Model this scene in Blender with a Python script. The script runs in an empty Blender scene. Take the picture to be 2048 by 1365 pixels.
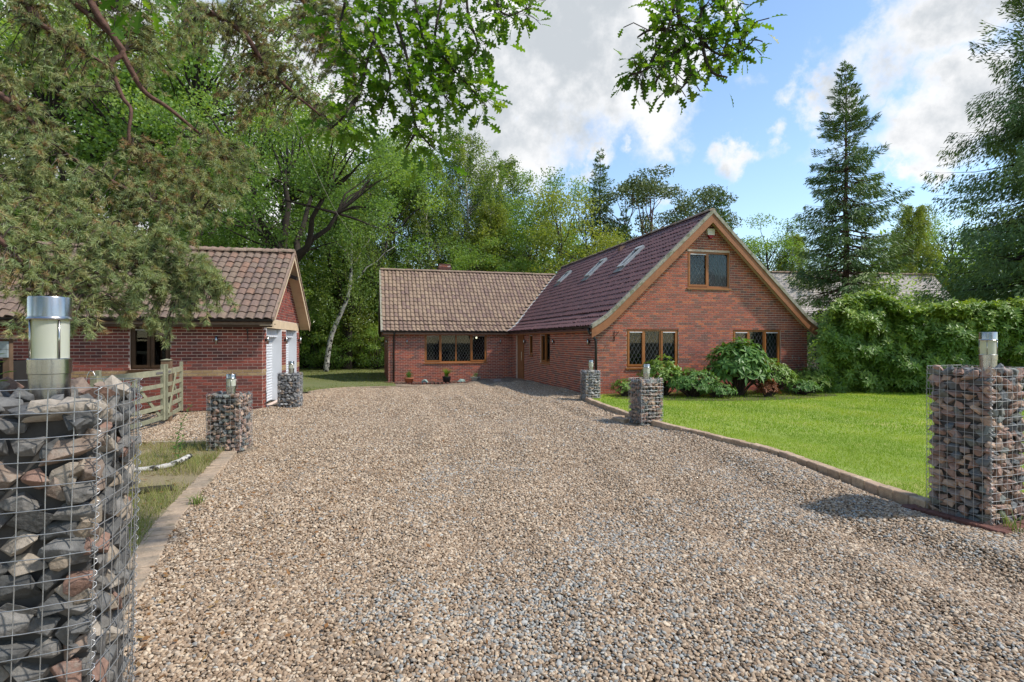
import bpy, bmesh, math, random
import numpy as np
from mathutils import Vector, Matrix, Euler

random.seed(7); RS = np.random.RandomState(11)
scene = bpy.context.scene
COL = scene.collection
PI = math.pi
F = 1100.0; CH = 1.67                       # focal length in photo pixels, eye height

# ------------------------------------------------------------------ camera
cam = bpy.data.cameras.new('camera'); cam.sensor_width = 36; cam.lens = 36*F/2048
cam.clip_end = 2000; cam.clip_start = 0.05
camo = bpy.data.objects.new('camera', cam); COL.objects.link(camo)
camo.location = (0, 0, CH); camo.rotation_euler = (PI/2, 0, 0)
scene.camera = camo
scene.view_settings.view_transform = 'Standard'; scene.view_settings.look = 'None'
scene.view_settings.gamma = 1; scene.view_settings.exposure = 0.62
scene.render.engine = 'CYCLES'
scene.cycles.use_denoising = True
scene.cycles.max_bounces = 7; scene.cycles.transparent_max_bounces = 12
scene.cycles.diffuse_bounces = 4; scene.cycles.transmission_bounces = 4
scene.cycles.sample_clamp_indirect = 6

# ------------------------------------------------------------------ sun and sky
SUN_EL = math.radians(50); SUN_AZ = math.radians(-13)    # azimuth measured from +X towards +Y
sd = Vector((math.cos(SUN_EL)*math.cos(SUN_AZ), math.cos(SUN_EL)*math.sin(SUN_AZ), math.sin(SUN_EL)))
sl = bpy.data.lights.new('sun', 'SUN'); sl.energy = 3.2; sl.angle = math.radians(2.5); sl.color = (1, .95, .87)
so = bpy.data.objects.new('sun', sl); COL.objects.link(so); so.location = (20, -10, 30)
so.rotation_euler = sd.to_track_quat('Z', 'Y').to_euler()
world = bpy.data.worlds.new('World'); scene.world = world; world.use_nodes = True

def build_sky():
    nt = world.node_tree; N = nt.nodes; L = nt.links; N.clear()
    out = N.new('ShaderNodeOutputWorld'); bg = N.new('ShaderNodeBackground')
    sky = N.new('ShaderNodeTexSky'); sky.sky_type = 'NISHITA'; sky.sun_disc = False
    sky.sun_elevation = SUN_EL; sky.sun_rotation = math.atan2(sd.x, sd.y)
    sky.altitude = 100; sky.air_density = 1.2; sky.dust_density = 0.1; sky.ozone_density = 2.4
    tc = N.new('ShaderNodeTexCoord')
    def mth(op, a, b=None, c=None, clamp=False):
        n = N.new('ShaderNodeMath'); n.operation = op; n.use_clamp = clamp
        for i, v in enumerate((a, b, c)):
            if v is None: continue
            if isinstance(v, (int, float)): n.inputs[i].default_value = v
            else: L.new(v, n.inputs[i])
        return n.outputs[0]
    def vec(op, a, b=None):
        n = N.new('ShaderNodeVectorMath'); n.operation = op
        for i, v in enumerate((a, b)):
            if v is None: continue
            if isinstance(v, tuple): n.inputs[i].default_value = v
            else: L.new(v, n.inputs[i])
        return n
    def noise(v, s, d, r=.55):
        n = N.new('ShaderNodeTexNoise'); n.inputs['Scale'].default_value = s; n.inputs['Detail'].default_value = d
        n.inputs['Roughness'].default_value = r; L.new(v, n.inputs['Vector']); return n
    D = tc.outputs['Generated']
    nz = noise(D, 5.5, 9, .58)
    off = vec('SCALE', vec('SUBTRACT', nz.outputs['Color'], (.5, .5, .5)).outputs[0]); off.inputs['Scale'].default_value = .34
    W = vec('ADD', D, off.outputs[0]).outputs[0]
    nz2 = noise(D, 19, 6, .6)
    off2 = vec('SCALE', vec('SUBTRACT', nz2.outputs['Color'], (.5, .5, .5)).outputs[0]); off2.inputs['Scale'].default_value = .05
    W = vec('ADD', W, off2.outputs[0]).outputs[0]
    # cloud bank, small cumulus and the broken cloud beside the spruce, as directions in the sky
    blobs = [((1120, 95), .25, .21), ((960, 220), .20, .09), ((1290, 190), .14, .09), ((800, 60), .3, .2),
             ((1470, 322), .058, .034), ((1880, 60), .15, .085), ((1890, 215), .17, .07), ((1610, 195), .05, .035),
             ((1805, 300), .045, .026), ((1900, 320), .05, .03), ((1130, 360), .055, .03), ((1270, 375), .04, .03),
             ((1490, 30), .03, .05), ((300, 250), .35, .25)]
    acc = None
    for (px, py), rx, rz in blobs:
        d = Vector(((px-1024)/F, 1, (682.5-py)/F)).normalized()
        s = vec('SUBTRACT', W, tuple(d)); m = vec('MULTIPLY', s.outputs[0], (1/rx, 1/max(rx, rz), 1/rz))
        ln = vec('LENGTH', m.outputs[0]).outputs['Value']
        v = mth('SUBTRACT', 1.0, ln)
        v = mth('MULTIPLY', v, min(1, .35+rz*4)) if rz < .1 else v
        acc = v if acc is None else mth('MAXIMUM', acc, v)
    # the sky outside the frame goes on with the same broken cumulus
    sep = N.new('ShaderNodeSeparateXYZ'); L.new(D, sep.inputs[0])
    pl = vec('DIVIDE', D); cmb = N.new('ShaderNodeCombineXYZ')
    zz = mth('ADD', mth('MAXIMUM', sep.outputs['Z'], 0), .18)
    for i in range(3): L.new(zz, cmb.inputs[i])
    L.new(cmb.outputs[0], pl.inputs[1])
    gn = noise(pl.outputs[0], 1.15, 8, .55)
    gen = mth('MULTIPLY', mth('SUBTRACT', gn.outputs['Fac'], .52), 3.2)
    front = N.new('ShaderNodeMapRange'); front.interpolation_type = 'SMOOTHSTEP'
    L.new(sep.outputs['Y'], front.inputs['Value']); front.inputs['From Min'].default_value = .45; front.inputs['From Max'].default_value = .72
    gen = mth('SUBTRACT', gen, mth('MULTIPLY', front.outputs[0], .9))
    acc = mth('MAXIMUM', acc, gen)
    fine = noise(D, 8, 10, .64)
    acc = mth('ADD', acc, mth('MULTIPLY', mth('SUBTRACT', fine.outputs['Fac'], .5), .95))
    mask = N.new('ShaderNodeMapRange'); mask.interpolation_type = 'SMOOTHSTEP'
    mask.inputs['From Min'].default_value = -.02; mask.inputs['From Max'].default_value = .38
    L.new(acc, mask.inputs['Value'])
    core = N.new('ShaderNodeMapRange'); core.interpolation_type = 'SMOOTHSTEP'
    core.inputs['From Min'].default_value = .15; core.inputs['From Max'].default_value = .75
    L.new(mth('ADD', acc, mth('MULTIPLY', mth('SUBTRACT', noise(D, 6.5, 8, .6).outputs['Fac'], .5), 2.2)), core.inputs['Value'])
    cc = N.new('ShaderNodeMix'); cc.data_type = 'RGBA'
    L.new(core.outputs[0], cc.inputs['Factor'])
    cc.inputs['A'].default_value = (4.5, 4.52, 4.58, 1); cc.inputs['B'].default_value = (2.75, 2.95, 3.15, 1)
    mx = N.new('ShaderNodeMix'); mx.data_type = 'RGBA'
    L.new(mask.outputs[0], mx.inputs['Factor']); L.new(sky.outputs[0], mx.inputs['A']); L.new(cc.outputs['Result'], mx.inputs['B'])
    L.new(mx.outputs['Result'], bg.inputs['Color']); bg.inputs['Strength'].default_value = .148
    L.new(bg.outputs[0], out.inputs['Surface'])
build_sky()

# ------------------------------------------------------------------ materials
MATS = {}
def newmat(name):
    m = bpy.data.materials.new(name); m.use_nodes = True; MATS[name] = m
    nt = m.node_tree; return m, nt, nt.nodes, nt.links, nt.nodes['Principled BSDF']

def _ramp(N, cols, interp='LINEAR'):
    r = N.new('ShaderNodeValToRGB'); r.color_ramp.interpolation = interp
    e = r.color_ramp.elements
    while len(e) < len(cols): e.new(.5)
    for i, c in enumerate(cols):
        e[i].position = i/(len(cols)-1) if interp == 'LINEAR' else i/len(cols)
        e[i].color = (*c, 1)
    return r

def rmat(name, cols, rough=.85, nscale=3.0, namt=.25, bump=0.0, bscale=60, spec=.3, metal=0.0, interp='LINEAR',
         trans=0.0, patch=None, pscale=1.0, plo=.5, phi=.65, stretch=None, tint=False, coat=0):
    """colour chosen per object / per loose piece from cols, broken up by noise; patch = (colour) weathering spots"""
    m, nt, N, L, B = newmat(name)
    geo = N.new('ShaderNodeNewGeometry'); oi = N.new('ShaderNodeObjectInfo')
    if tint:
        at = N.new('ShaderNodeAttribute'); at.attribute_name = 'tint'
        mu = N.new('ShaderNodeMath'); mu.operation = 'MULTIPLY_ADD'; mu.inputs[1].default_value = .3; mu.inputs[2].default_value = -.15
        L.new(geo.outputs['Random Per Island'], mu.inputs[0])
        ad = N.new('ShaderNodeMath'); ad.operation = 'ADD'; ad.use_clamp = True
        L.new(at.outputs['Fac'], ad.inputs[0]); L.new(mu.outputs[0], ad.inputs[1]); fac = ad.outputs[0]
    else:
        ad = N.new('ShaderNodeMath'); ad.operation = 'ADD'
        L.new(geo.outputs['Random Per Island'], ad.inputs[0]); L.new(oi.outputs['Random'], ad.inputs[1])
        fr = N.new('ShaderNodeMath'); fr.operation = 'FRACT'; L.new(ad.outputs[0], fr.inputs[0]); fac = fr.outputs[0]
    rp = _ramp(N, cols, interp); L.new(fac, rp.inputs[0])
    col = rp.outputs[0]
    pos = geo.outputs['Position']
    if stretch:
        tcn = N.new('ShaderNodeTexCoord'); mp = N.new('ShaderNodeMapping'); mp.inputs['Scale'].default_value = stretch
        L.new(tcn.outputs['Object'], mp.inputs['Vector']); pos = mp.outputs[0]
    if namt > 0:
        nz = N.new('ShaderNodeTexNoise'); nz.inputs['Scale'].default_value = nscale; nz.inputs['Detail'].default_value = 7
        nz.inputs['Roughness'].default_value = .65; L.new(pos, nz.inputs['Vector'])
        mr = N.new('ShaderNodeMapRange'); mr.inputs['From Min'].default_value = .28; mr.inputs['From Max'].default_value = .72
        mr.inputs['To Min'].default_value = 1-namt; mr.inputs['To Max'].default_value = 1+namt
        L.new(nz.outputs['Fac'], mr.inputs['Value'])
        mx = N.new('ShaderNodeVectorMath'); mx.operation = 'SCALE'
        L.new(col, mx.inputs[0]); L.new(mr.outputs[0], mx.inputs['Scale']); col = mx.outputs[0]
    if patch:
        nz = N.new('ShaderNodeTexNoise'); nz.inputs['Scale'].default_value = pscale; nz.inputs['Detail'].default_value = 6
        nz.inputs['Roughness'].default_value = .65
        L.new(geo.outputs['Position'], nz.inputs['Vector'])
        mr = N.new('ShaderNodeMapRange'); mr.inputs['From Min'].default_value = plo; mr.inputs['From Max'].default_value = phi
        L.new(nz.outputs['Fac'], mr.inputs['Value'])
        mx = N.new('ShaderNodeMix'); mx.data_type = 'RGBA'; L.new(mr.outputs[0], mx.inputs['Factor'])
        L.new(col, mx.inputs['A']); mx.inputs['B'].default_value = (*patch, 1); col = mx.outputs['Result']
    L.new(col, B.inputs['Base Color'])
    B.inputs['Roughness'].default_value = rough; B.inputs['Metallic'].default_value = metal
    B.inputs['Specular IOR Level'].default_value = spec
    if coat: B.inputs['Coat Weight'].default_value = coat
    if bump > 0:
        nb = N.new('ShaderNodeTexNoise'); nb.inputs['Scale'].default_value = bscale; nb.inputs['Detail'].default_value = 5
        L.new(pos, nb.inputs['Vector'])
        bp = N.new('ShaderNodeBump'); bp.inputs['Strength'].default_value = bump; bp.inputs['Distance'].default_value = .02
        L.new(nb.outputs['Fac'], bp.inputs['Height']); L.new(bp.outputs[0], B.inputs['Normal'])
    if trans > 0:
        tr = N.new('ShaderNodeBsdfTranslucent'); ms = N.new('ShaderNodeMixShader'); ms.inputs[0].default_value = trans
        br = N.new('ShaderNodeVectorMath'); br.operation = 'MULTIPLY'; br.inputs[1].default_value = (1.5, 1.5, .55)
        L.new(col, br.inputs[0]); L.new(br.outputs[0], tr.inputs['Color'])
        L.new(B.outputs[0], ms.inputs[1]); L.new(tr.outputs[0], ms.inputs[2])
        L.new(ms.outputs[0], N['Material Output'].inputs['Surface'])
    return m

rmat('brick', [(0.333,0.109,0.075),(0.369,0.121,0.079),(0.233,0.103,0.079),(0.400,0.121,0.074),(0.299,0.103,0.075),(0.201,0.096,0.074),(0.384,0.116,0.077),(0.267,0.099,0.075),(0.450,0.145,0.079)],
     .9, 30, .22, .3, 90, interp='CONSTANT', spec=.2, patch=(.085,.05,.042), pscale=.5, plo=.54, phi=.8)
rmat('brick_garage', [(0.251,0.071,0.053),(0.164,0.056,0.045),(0.289,0.080,0.056),(0.213,0.066,0.050),(0.239,0.071,0.052),(0.138,0.053,0.045)], .9, 30, .2, .3, 90, interp='CONSTANT', spec=.2)
rmat('band_brick', [(.36,.24,.12),(.31,.2,.1),(.4,.28,.15)], .9, 20, .15, .3, 90, spec=.2)
rmat('mortar', [(.64,.5,.42),(.6,.47,.39)], .95, 12, .2, .3, 120, spec=.1)
rmat('tile_plum', [(0.118,0.055,0.053),(0.146,0.065,0.063),(0.101,0.048,0.048),(0.134,0.060,0.055),(0.112,0.055,0.057)], .55, 14, .2, .25, 60, spec=.4, patch=(.24,.2,.17), pscale=7, plo=.66, phi=.72)
rmat('tile_tan', [(.235,.165,.118),(.275,.195,.138),(.205,.14,.105),(.195,.13,.108),(.295,.212,.148),(.245,.17,.124),(.2,.135,.108)], .8, 14, .22, .3, 60, spec=.25, patch=(.14,.12,.07), pscale=6, plo=.62, phi=.7)
rmat('tile_garage', [(0.170,0.120,0.088),(0.200,0.145,0.104),(0.160,0.112,0.088),(0.220,0.130,0.088),(0.170,0.120,0.099),(0.190,0.135,0.097)], .75, 10, .2, .3, 60, spec=.3, patch=(.1,.085,.06), pscale=9, plo=.63, phi=.68)
rmat('ridge_tile', [(.3,.22,.16),(.24,.16,.12)], .85, 12, .3, .3, 50, patch=(.12,.11,.06), pscale=5, plo=.55, phi=.65)
rmat('verge', [(.33,.3,.23),(.3,.28,.22)], .9, 12, .3, .4, 60, patch=(.17,.17,.1), pscale=7, plo=.5, phi=.62)
rmat('valley', [(.5,.49,.46),(.55,.53,.5)], .8, 10, .15)
rmat('oak_frame', [(.27,.098,.022),(.3,.11,.026)], .42, 6, .18, .1, 50, spec=.45)
rmat('fascia', [(.27,.11,.045),(.29,.12,.05)], .55, 4, .2, .1, 40, spec=.35)
rmat('brown_frame', [(.075,.04,.02),(.085,.045,.022)], .5, 6, .2)
rmat('cream_board', [(.55,.42,.28),(.58,.45,.3)], .7, 5, .12, .1, 40)
rmat('black_plastic', [(.012,.012,.013),(.014,.014,.014)], .35, 6, .1, spec=.5)
rmat('white_paint', [(0.600,0.616,0.640),(0.616,0.632,0.656)], .45, 4, .05, spec=.4)
rmat('white_plastic', [(.75,.72,.62),(.75,.72,.62)], .4, 4, .05)
rmat('red_plastic', [(.3,.015,.02),(.3,.015,.02)], .4, 4, .05)
rmat('lead', [(.2,.2,.2),(.22,.22,.22)], .5, 8, .2, metal=.3)
rmat('skylight_frame', [(.5,.53,.55),(.55,.58,.6)], .35, 6, .1, metal=.6)
rmat('interior', [(.02,.018,.016),(.024,.02,.018)], .9, 2, .2)
rmat('curtain', [(.3,.42,.38),(.34,.46,.42)], .95, 6, .15, trans=.2)
rmat('net_curtain', [(.32,.33,.34),(.38,.38,.38)], .95, 6, .2, trans=.2)
rmat('steel', [(.42,.41,.39),(.45,.44,.42)], .24, 30, .06, .03, 200, metal=1.0, stretch=(1, 1, 60))
rmat('galvanised', [(.42,.43,.43),(.5,.5,.5)], .45, 60, .15, metal=.85)
rmat('frosted', [(.62,.63,.56),(.64,.65,.58)], .35, 4, .05, spec=.5, trans=.35)
rmat('stone_dark', [(.095,.093,.09),(.15,.14,.128),(.08,.079,.076),(.25,.2,.15),(.12,.116,.11),(.21,.155,.12),(.1,.098,.094),(.31,.265,.215),(.14,.132,.122),(.24,.145,.11),(.17,.16,.148)],
     .75, 14, .45, .55, 30, interp='CONSTANT', spec=.35, patch=(.3,.27,.23), pscale=10, plo=.57, phi=.72)
rmat('stone_brown', [(0.297,0.189,0.144),(0.402,0.283,0.210),(0.208,0.181,0.161),(0.356,0.236,0.185),(0.149,0.158,0.161),(0.446,0.315,0.225),(0.253,0.197,0.168),(0.178,0.189,0.168),(0.327,0.212,0.168)],
     .8, 12, .35, .5, 30, interp='CONSTANT', spec=.3, patch=(.32,.27,.22), pscale=9, plo=.6, phi=.75)
rmat('stone_grey', [(0.220,0.220,0.220),(0.319,0.308,0.297),(0.132,0.132,0.138),(0.264,0.242,0.220),(0.176,0.176,0.182),(0.330,0.242,0.176),(0.143,0.143,0.143),(0.396,0.374,0.352)],
     .8, 14, .35, .5, 30, interp='CONSTANT', spec=.3, patch=(.36,.34,.32), pscale=12, plo=.58, phi=.72)
rmat('stone_core', [(.07,.065,.06),(.08,.07,.065)], .95, 10, .3)
rmat('paver_buff', [(0.425,0.300,0.200),(0.475,0.350,0.237),(0.375,0.263,0.175),(0.450,0.319,0.225)], .9, 18, .25, .4, 70, patch=(.17,.15,.11), pscale=6, plo=.58, phi=.72)
rmat('paver_red', [(0.335,0.252,0.182),(0.391,0.291,0.203),(0.293,0.230,0.168),(0.363,0.267,0.182)], .9, 16, .25, .4, 70, patch=(.14,.12,.08), pscale=5, plo=.55, phi=.7)
rmat('brick_plinth', [(.17,.075,.055),(.13,.06,.048)], .9, 14, .3, .4, 70)
rmat('concrete', [(.33,.28,.23),(.36,.31,.26)], .92, 5, .25, .3, 50)
rmat('gate_wood', [(.24,.235,.15),(.28,.27,.18),(.2,.2,.13)], .85, 7, .25, .3, 40)
rmat('post_wood', [(.16,.1,.06),(.18,.115,.07)], .85, 6, .25, .3, 40)
rmat('grey_board', [(.33,.38,.38),(.28,.32,.32)], .85, 6, .25, .2, 40)
rmat('terracotta', [(.36,.13,.07),(.36,.13,.07)], .8, 8, .15)
rmat('dark_pot', [(.018,.02,.024),(.018,.02,.024)], .5, 8, .15)
rmat('pale_stone', [(.36,.34,.29),(.36,.34,.29)], .9, 10, .25, .3, 50)
rmat('green_slate', [(.2,.28,.25),(.24,.31,.28)], .8, 8, .2, .3, 50)
rmat('bark_dark', [(.035,.028,.022),(.04,.032,.025)], .95, 9, .35, .6, 30)
rmat('bark_pine', [(.1,.055,.042),(.115,.062,.046)], .95, 12, .4, .6, 30)
rmat('bark_twig', [(.05,.038,.03),(.06,.045,.034)], .95, 12, .3)
rmat('bark_birch', [(.42,.4,.37),(.45,.43,.4)], .85, 5, .2, .4, 25, patch=(.03,.028,.026), pscale=6, plo=.52, phi=.56)
rmat('log_white', [(.42,.4,.37),(.46,.44,.41)], .9, 8, .3, .4, 40)
TR = .42
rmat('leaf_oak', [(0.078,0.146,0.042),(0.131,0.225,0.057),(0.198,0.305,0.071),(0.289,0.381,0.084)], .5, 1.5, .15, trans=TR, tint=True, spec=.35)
rmat('leaf_oak_near', [(0.055,0.129,0.017),(0.083,0.175,0.020),(0.110,0.202,0.023),(0.156,0.239,0.028)], .42, 1.5, .1, trans=.58, spec=.35)
rmat('leaf_birch', [(0.102,0.175,0.047),(0.146,0.226,0.062),(0.204,0.269,0.073),(0.277,0.306,0.081)], .5, 1.5, .15, trans=TR, tint=True)
rmat('leaf_yellow', [(0.156,0.216,0.046),(0.216,0.264,0.054),(0.276,0.294,0.060)], .5, 1.5, .15, trans=TR, tint=True)
rmat('leaf_spruce', [(0.076,0.132,0.043),(0.113,0.188,0.056),(0.163,0.242,0.065),(0.214,0.275,0.068)], .55, 1.2, .2, trans=.12, tint=True)
rmat('leaf_pine_far', [(0.078,0.124,0.055),(0.111,0.156,0.065),(0.156,0.182,0.072)], .55, 1.2, .2, trans=.15, tint=True)
rmat('needle', [(.2,.27,.13),(.28,.34,.155),(.36,.38,.17),(.36,.33,.155),(.33,.22,.11),(.28,.16,.085)], .55, 3, .15, trans=.22, tint=True)
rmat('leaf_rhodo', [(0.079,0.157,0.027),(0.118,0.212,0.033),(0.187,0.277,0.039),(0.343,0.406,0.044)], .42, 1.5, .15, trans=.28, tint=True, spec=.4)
rmat('leaf_shrub', [(0.071,0.158,0.036),(0.108,0.213,0.045),(0.144,0.248,0.050)], .45, 1.5, .15, trans=.3, spec=.35)
rmat('leaf_bright', [(.11,.19,.03),(.15,.23,.035),(.2,.26,.05)], .5, 1.5, .1, trans=.4)
rmat('leaf_rust', [(.16,.05,.02),(.2,.075,.025),(.12,.055,.02)], .6, 2, .1, trans=.25)
rmat('leaf_dry', [(.2,.09,.03),(.26,.13,.05),(.14,.07,.03),(.3,.19,.08)], .8, 2, .1, trans=.15)
rmat('grass_blade', [(0.172,0.286,0.019),(0.238,0.360,0.026),(0.318,0.410,0.037),(0.397,0.434,0.063)], .6, .9, .22, trans=.3, tint=True)
rmat('grass_weed', [(.15,.2,.045),(.22,.24,.07),(.32,.28,.12),(.4,.32,.18)], .7, 1.5, .2, trans=.3, tint=True)
rmat('soil', [(.07,.05,.035),(.08,.055,.04)], .95, 8, .4, .6, 40)
rmat('wood_floor', [(.1,.095,.05),(.11,.1,.05)], .95, .8, .35, .5, 8, patch=(.13,.105,.06), pscale=2, plo=.5, phi=.65)
rmat('neighbour_tile', [(.36,.32,.28),(.42,.37,.33),(.31,.275,.25)], .85, 3, .2)
rmat('neighbour_wall', [(.4,.3,.22),(.4,.3,.22)], .9, 3, .15)
rmat('cable', [(.3,.29,.25),(.3,.29,.25)], .7, 3, .1)
rmat('cone', [(.045,.03,.022),(.05,.035,.025)], .9, 20, .3)

def lawn_mat(name, a, b, c):
    m, nt, N, L, B = newmat(name)
    geo = N.new('ShaderNodeNewGeometry')
    def nz(s, d=6):
        n = N.new('ShaderNodeTexNoise'); n.inputs['Scale'].default_value = s; n.inputs['Detail'].default_value = d
        n.inputs['Roughness'].default_value = .65
        L.new(geo.outputs['Position'], n.inputs['Vector']); return n.outputs['Fac']
    r1 = _ramp(N, [a, b]); L.new(nz(40), r1.inputs[0])
    mr = N.new('ShaderNodeMapRange'); mr.inputs['From Min'].default_value = .5; mr.inputs['From Max'].default_value = .72
    L.new(nz(.9), mr.inputs['Value'])
    mx = N.new('ShaderNodeMix'); mx.data_type = 'RGBA'; L.new(mr.outputs[0], mx.inputs['Factor'])
    L.new(r1.outputs[0], mx.inputs['A']); mx.inputs['B'].default_value = (*c, 1)
    L.new(mx.outputs['Result'], B.inputs['Base Color']); B.inputs['Roughness'].default_value = .9
    bp = N.new('ShaderNodeBump'); bp.inputs['Strength'].default_value = .6; bp.inputs['Distance'].default_value = .02
    L.new(nz(120), bp.inputs['Height']); L.new(bp.outputs[0], B.inputs['Normal'])
lawn_mat('lawn', (.2,.27,.035), (.25,.32,.045), (.36,.33,.09))
lawn_mat('back_lawn', (.11,.13,.04), (.16,.17,.06), (.22,.18,.09))
lawn_mat('weedy', (.2,.16,.085), (.3,.24,.14), (.2,.15,.095))

def pebble_mat():
    m, nt, N, L, B = newmat('pebble')
    oi = N.new('ShaderNodeObjectInfo'); at = N.new('ShaderNodeAttribute'); at.attribute_type = 'INSTANCER'; at.attribute_name = 'slate'
    r1 = _ramp(N, [(0.292,0.203,0.131),(0.449,0.335,0.226),(0.191,0.130,0.081),(0.382,0.276,0.182),(0.528,0.421,0.303),(0.235,0.179,0.128),(0.337,0.238,0.155),(0.427,0.337,0.247),(0.303,0.208,0.132)], 'CONSTANT')
    r2 = _ramp(N, [(.25,.24,.22),(.37,.36,.33),(.2,.195,.18),(.42,.4,.36),(.3,.295,.27),(.27,.23,.185)], 'CONSTANT')
    L.new(oi.outputs['Random'], r1.inputs[0]); L.new(oi.outputs['Random'], r2.inputs[0])
    mx = N.new('ShaderNodeMix'); mx.data_type = 'RGBA'
    L.new(at.outputs['Fac'], mx.inputs['Factor']); L.new(r1.outputs[0], mx.inputs['A']); L.new(r2.outputs[0], mx.inputs['B'])
    geo = N.new('ShaderNodeNewGeometry'); nz = N.new('ShaderNodeTexNoise'); nz.inputs['Scale'].default_value = 70; nz.inputs['Detail'].default_value = 4
    L.new(geo.outputs['Position'], nz.inputs['Vector'])
    mr = N.new('ShaderNodeMapRange'); mr.inputs['To Min'].default_value = .75; mr.inputs['To Max'].default_value = 1.25
    L.new(nz.outputs['Fac'], mr.inputs['Value'])
    sc = N.new('ShaderNodeVectorMath'); sc.operation = 'SCALE'; L.new(mx.outputs['Result'], sc.inputs[0]); L.new(mr.outputs[0], sc.inputs['Scale'])
    L.new(sc.outputs[0], B.inputs['Base Color']); B.inputs['Roughness'].default_value = .72; B.inputs['Specular IOR Level'].default_value = .35
pebble_mat()
def gravel_mat():
    m, nt, N, L, B = newmat('gravel')
    geo = N.new('ShaderNodeNewGeometry')
    vo = N.new('ShaderNodeTexVoronoi'); vo.inputs['Scale'].default_value = 34; L.new(geo.outputs['Position'], vo.inputs['Vector'])
    r1 = _ramp(N, [(.2,.145,.095),(.38,.295,.205),(.26,.185,.12),(.44,.36,.265),(.32,.24,.16),(.17,.12,.08),(.36,.28,.195)], 'CONSTANT')
    sp = N.new('ShaderNodeSeparateColor'); L.new(vo.outputs['Color'], sp.inputs[0]); L.new(sp.outputs[0], r1.inputs[0])
    mr = N.new('ShaderNodeMapRange'); mr.inputs['From Min'].default_value = .25; mr.inputs['From Max'].default_value = .75
    mr.inputs['To Min'].default_value = 1.0; mr.inputs['To Max'].default_value = .45
    L.new(vo.outputs['Distance'], mr.inputs['Value'])
    sc = N.new('ShaderNodeVectorMath'); sc.operation = 'SCALE'; L.new(r1.outputs[0], sc.inputs[0]); L.new(mr.outputs[0], sc.inputs['Scale'])
    nz = N.new('ShaderNodeTexNoise'); nz.inputs['Scale'].default_value = .7; nz.inputs['Detail'].default_value = 5; L.new(geo.outputs['Position'], nz.inputs['Vector'])
    m2 = N.new('ShaderNodeMapRange'); m2.inputs['From Min'].default_value = .3; m2.inputs['From Max'].default_value = .7
    m2.inputs['To Min'].default_value = .85; m2.inputs['To Max'].default_value = 1.12; L.new(nz.outputs['Fac'], m2.inputs['Value'])
    s2 = N.new('ShaderNodeVectorMath'); s2.operation = 'SCALE'; L.new(sc.outputs[0], s2.inputs[0]); L.new(m2.outputs[0], s2.inputs['Scale'])
    L.new(s2.outputs[0], B.inputs['Base Color']); B.inputs['Roughness'].default_value = .9
    bp = N.new('ShaderNodeBump'); bp.invert = True; bp.inputs['Strength'].default_value = .9; bp.inputs['Distance'].default_value = .012
    L.new(vo.outputs['Distance'], bp.inputs['Height']); L.new(bp.outputs[0], B.inputs['Normal'])
gravel_mat()
def glass_mat():
    m, nt, N, L, B = newmat('glass')
    N.remove(B)
    tr = N.new('ShaderNodeBsdfTransparent'); tr.inputs[0].default_value = (.5, .55, .55, 1)
    gl = N.new('ShaderNodeBsdfGlossy'); gl.inputs['Roughness'].default_value = .02; gl.inputs['Color'].default_value = (.9, .93, .95, 1)
    fr = N.new('ShaderNodeFresnel'); fr.inputs['IOR'].default_value = 1.42
    ms = N.new('ShaderNodeMixShader'); L.new(fr.outputs[0], ms.inputs[0]); L.new(tr.outputs[0], ms.inputs[1]); L.new(gl.outputs[0], ms.inputs[2])
    L.new(ms.outputs[0], N['Material Output'].inputs['Surface'])
glass_mat()
def lit_mat():
    m, nt, N, L, B = newmat('lit_bulb'); B.inputs['Base Color'].default_value = (.9,.8,.6,1)
    B.inputs['Emission Color'].default_value = (1, .82, .55, 1); B.inputs['Emission Strength'].default_value = 4
lit_mat()

# ------------------------------------------------------------------ helpers
def tag(o, label=None, cat=None, group=None, kind=None):
    if label: o['label'] = label
    if cat: o['category'] = cat
    if group: o['group'] = group
    if kind: o['kind'] = kind
    return o
def link(name, me, parent=None, mat=None):
    o = bpy.data.objects.new(name, me); COL.objects.link(o)
    if mat and me is not None and len(me.materials) == 0: me.materials.append(MATS[mat])
    if parent: o.parent = parent
    return o
def empty(name, loc=(0, 0, 0), rz=0, **k):
    o = bpy.data.objects.new(name, None); COL.objects.link(o); o.location = loc; o.rotation_euler = (0, 0, rz)
    o.empty_display_size = .1; tag(o, **k); return o
def copy_tree(o, parent=None):
    c = o.copy(); COL.objects.link(c); c.parent = parent
    for ch in list(o.children): copy_tree(ch, c)
    return c
def P(px, py, Y): return Vector(((px-1024)/F*Y, Y, CH+(682.5-py)/F*Y))
def sstep(x, a, b):
    t = np.clip((x-a)/(b-a), 0, 1); return t*t*(3-2*t)
def gz(x, y): return -.2*sstep(y, 16, 24)*sstep(-np.asarray(x, dtype=float), -1.5, 3.5)

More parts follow.
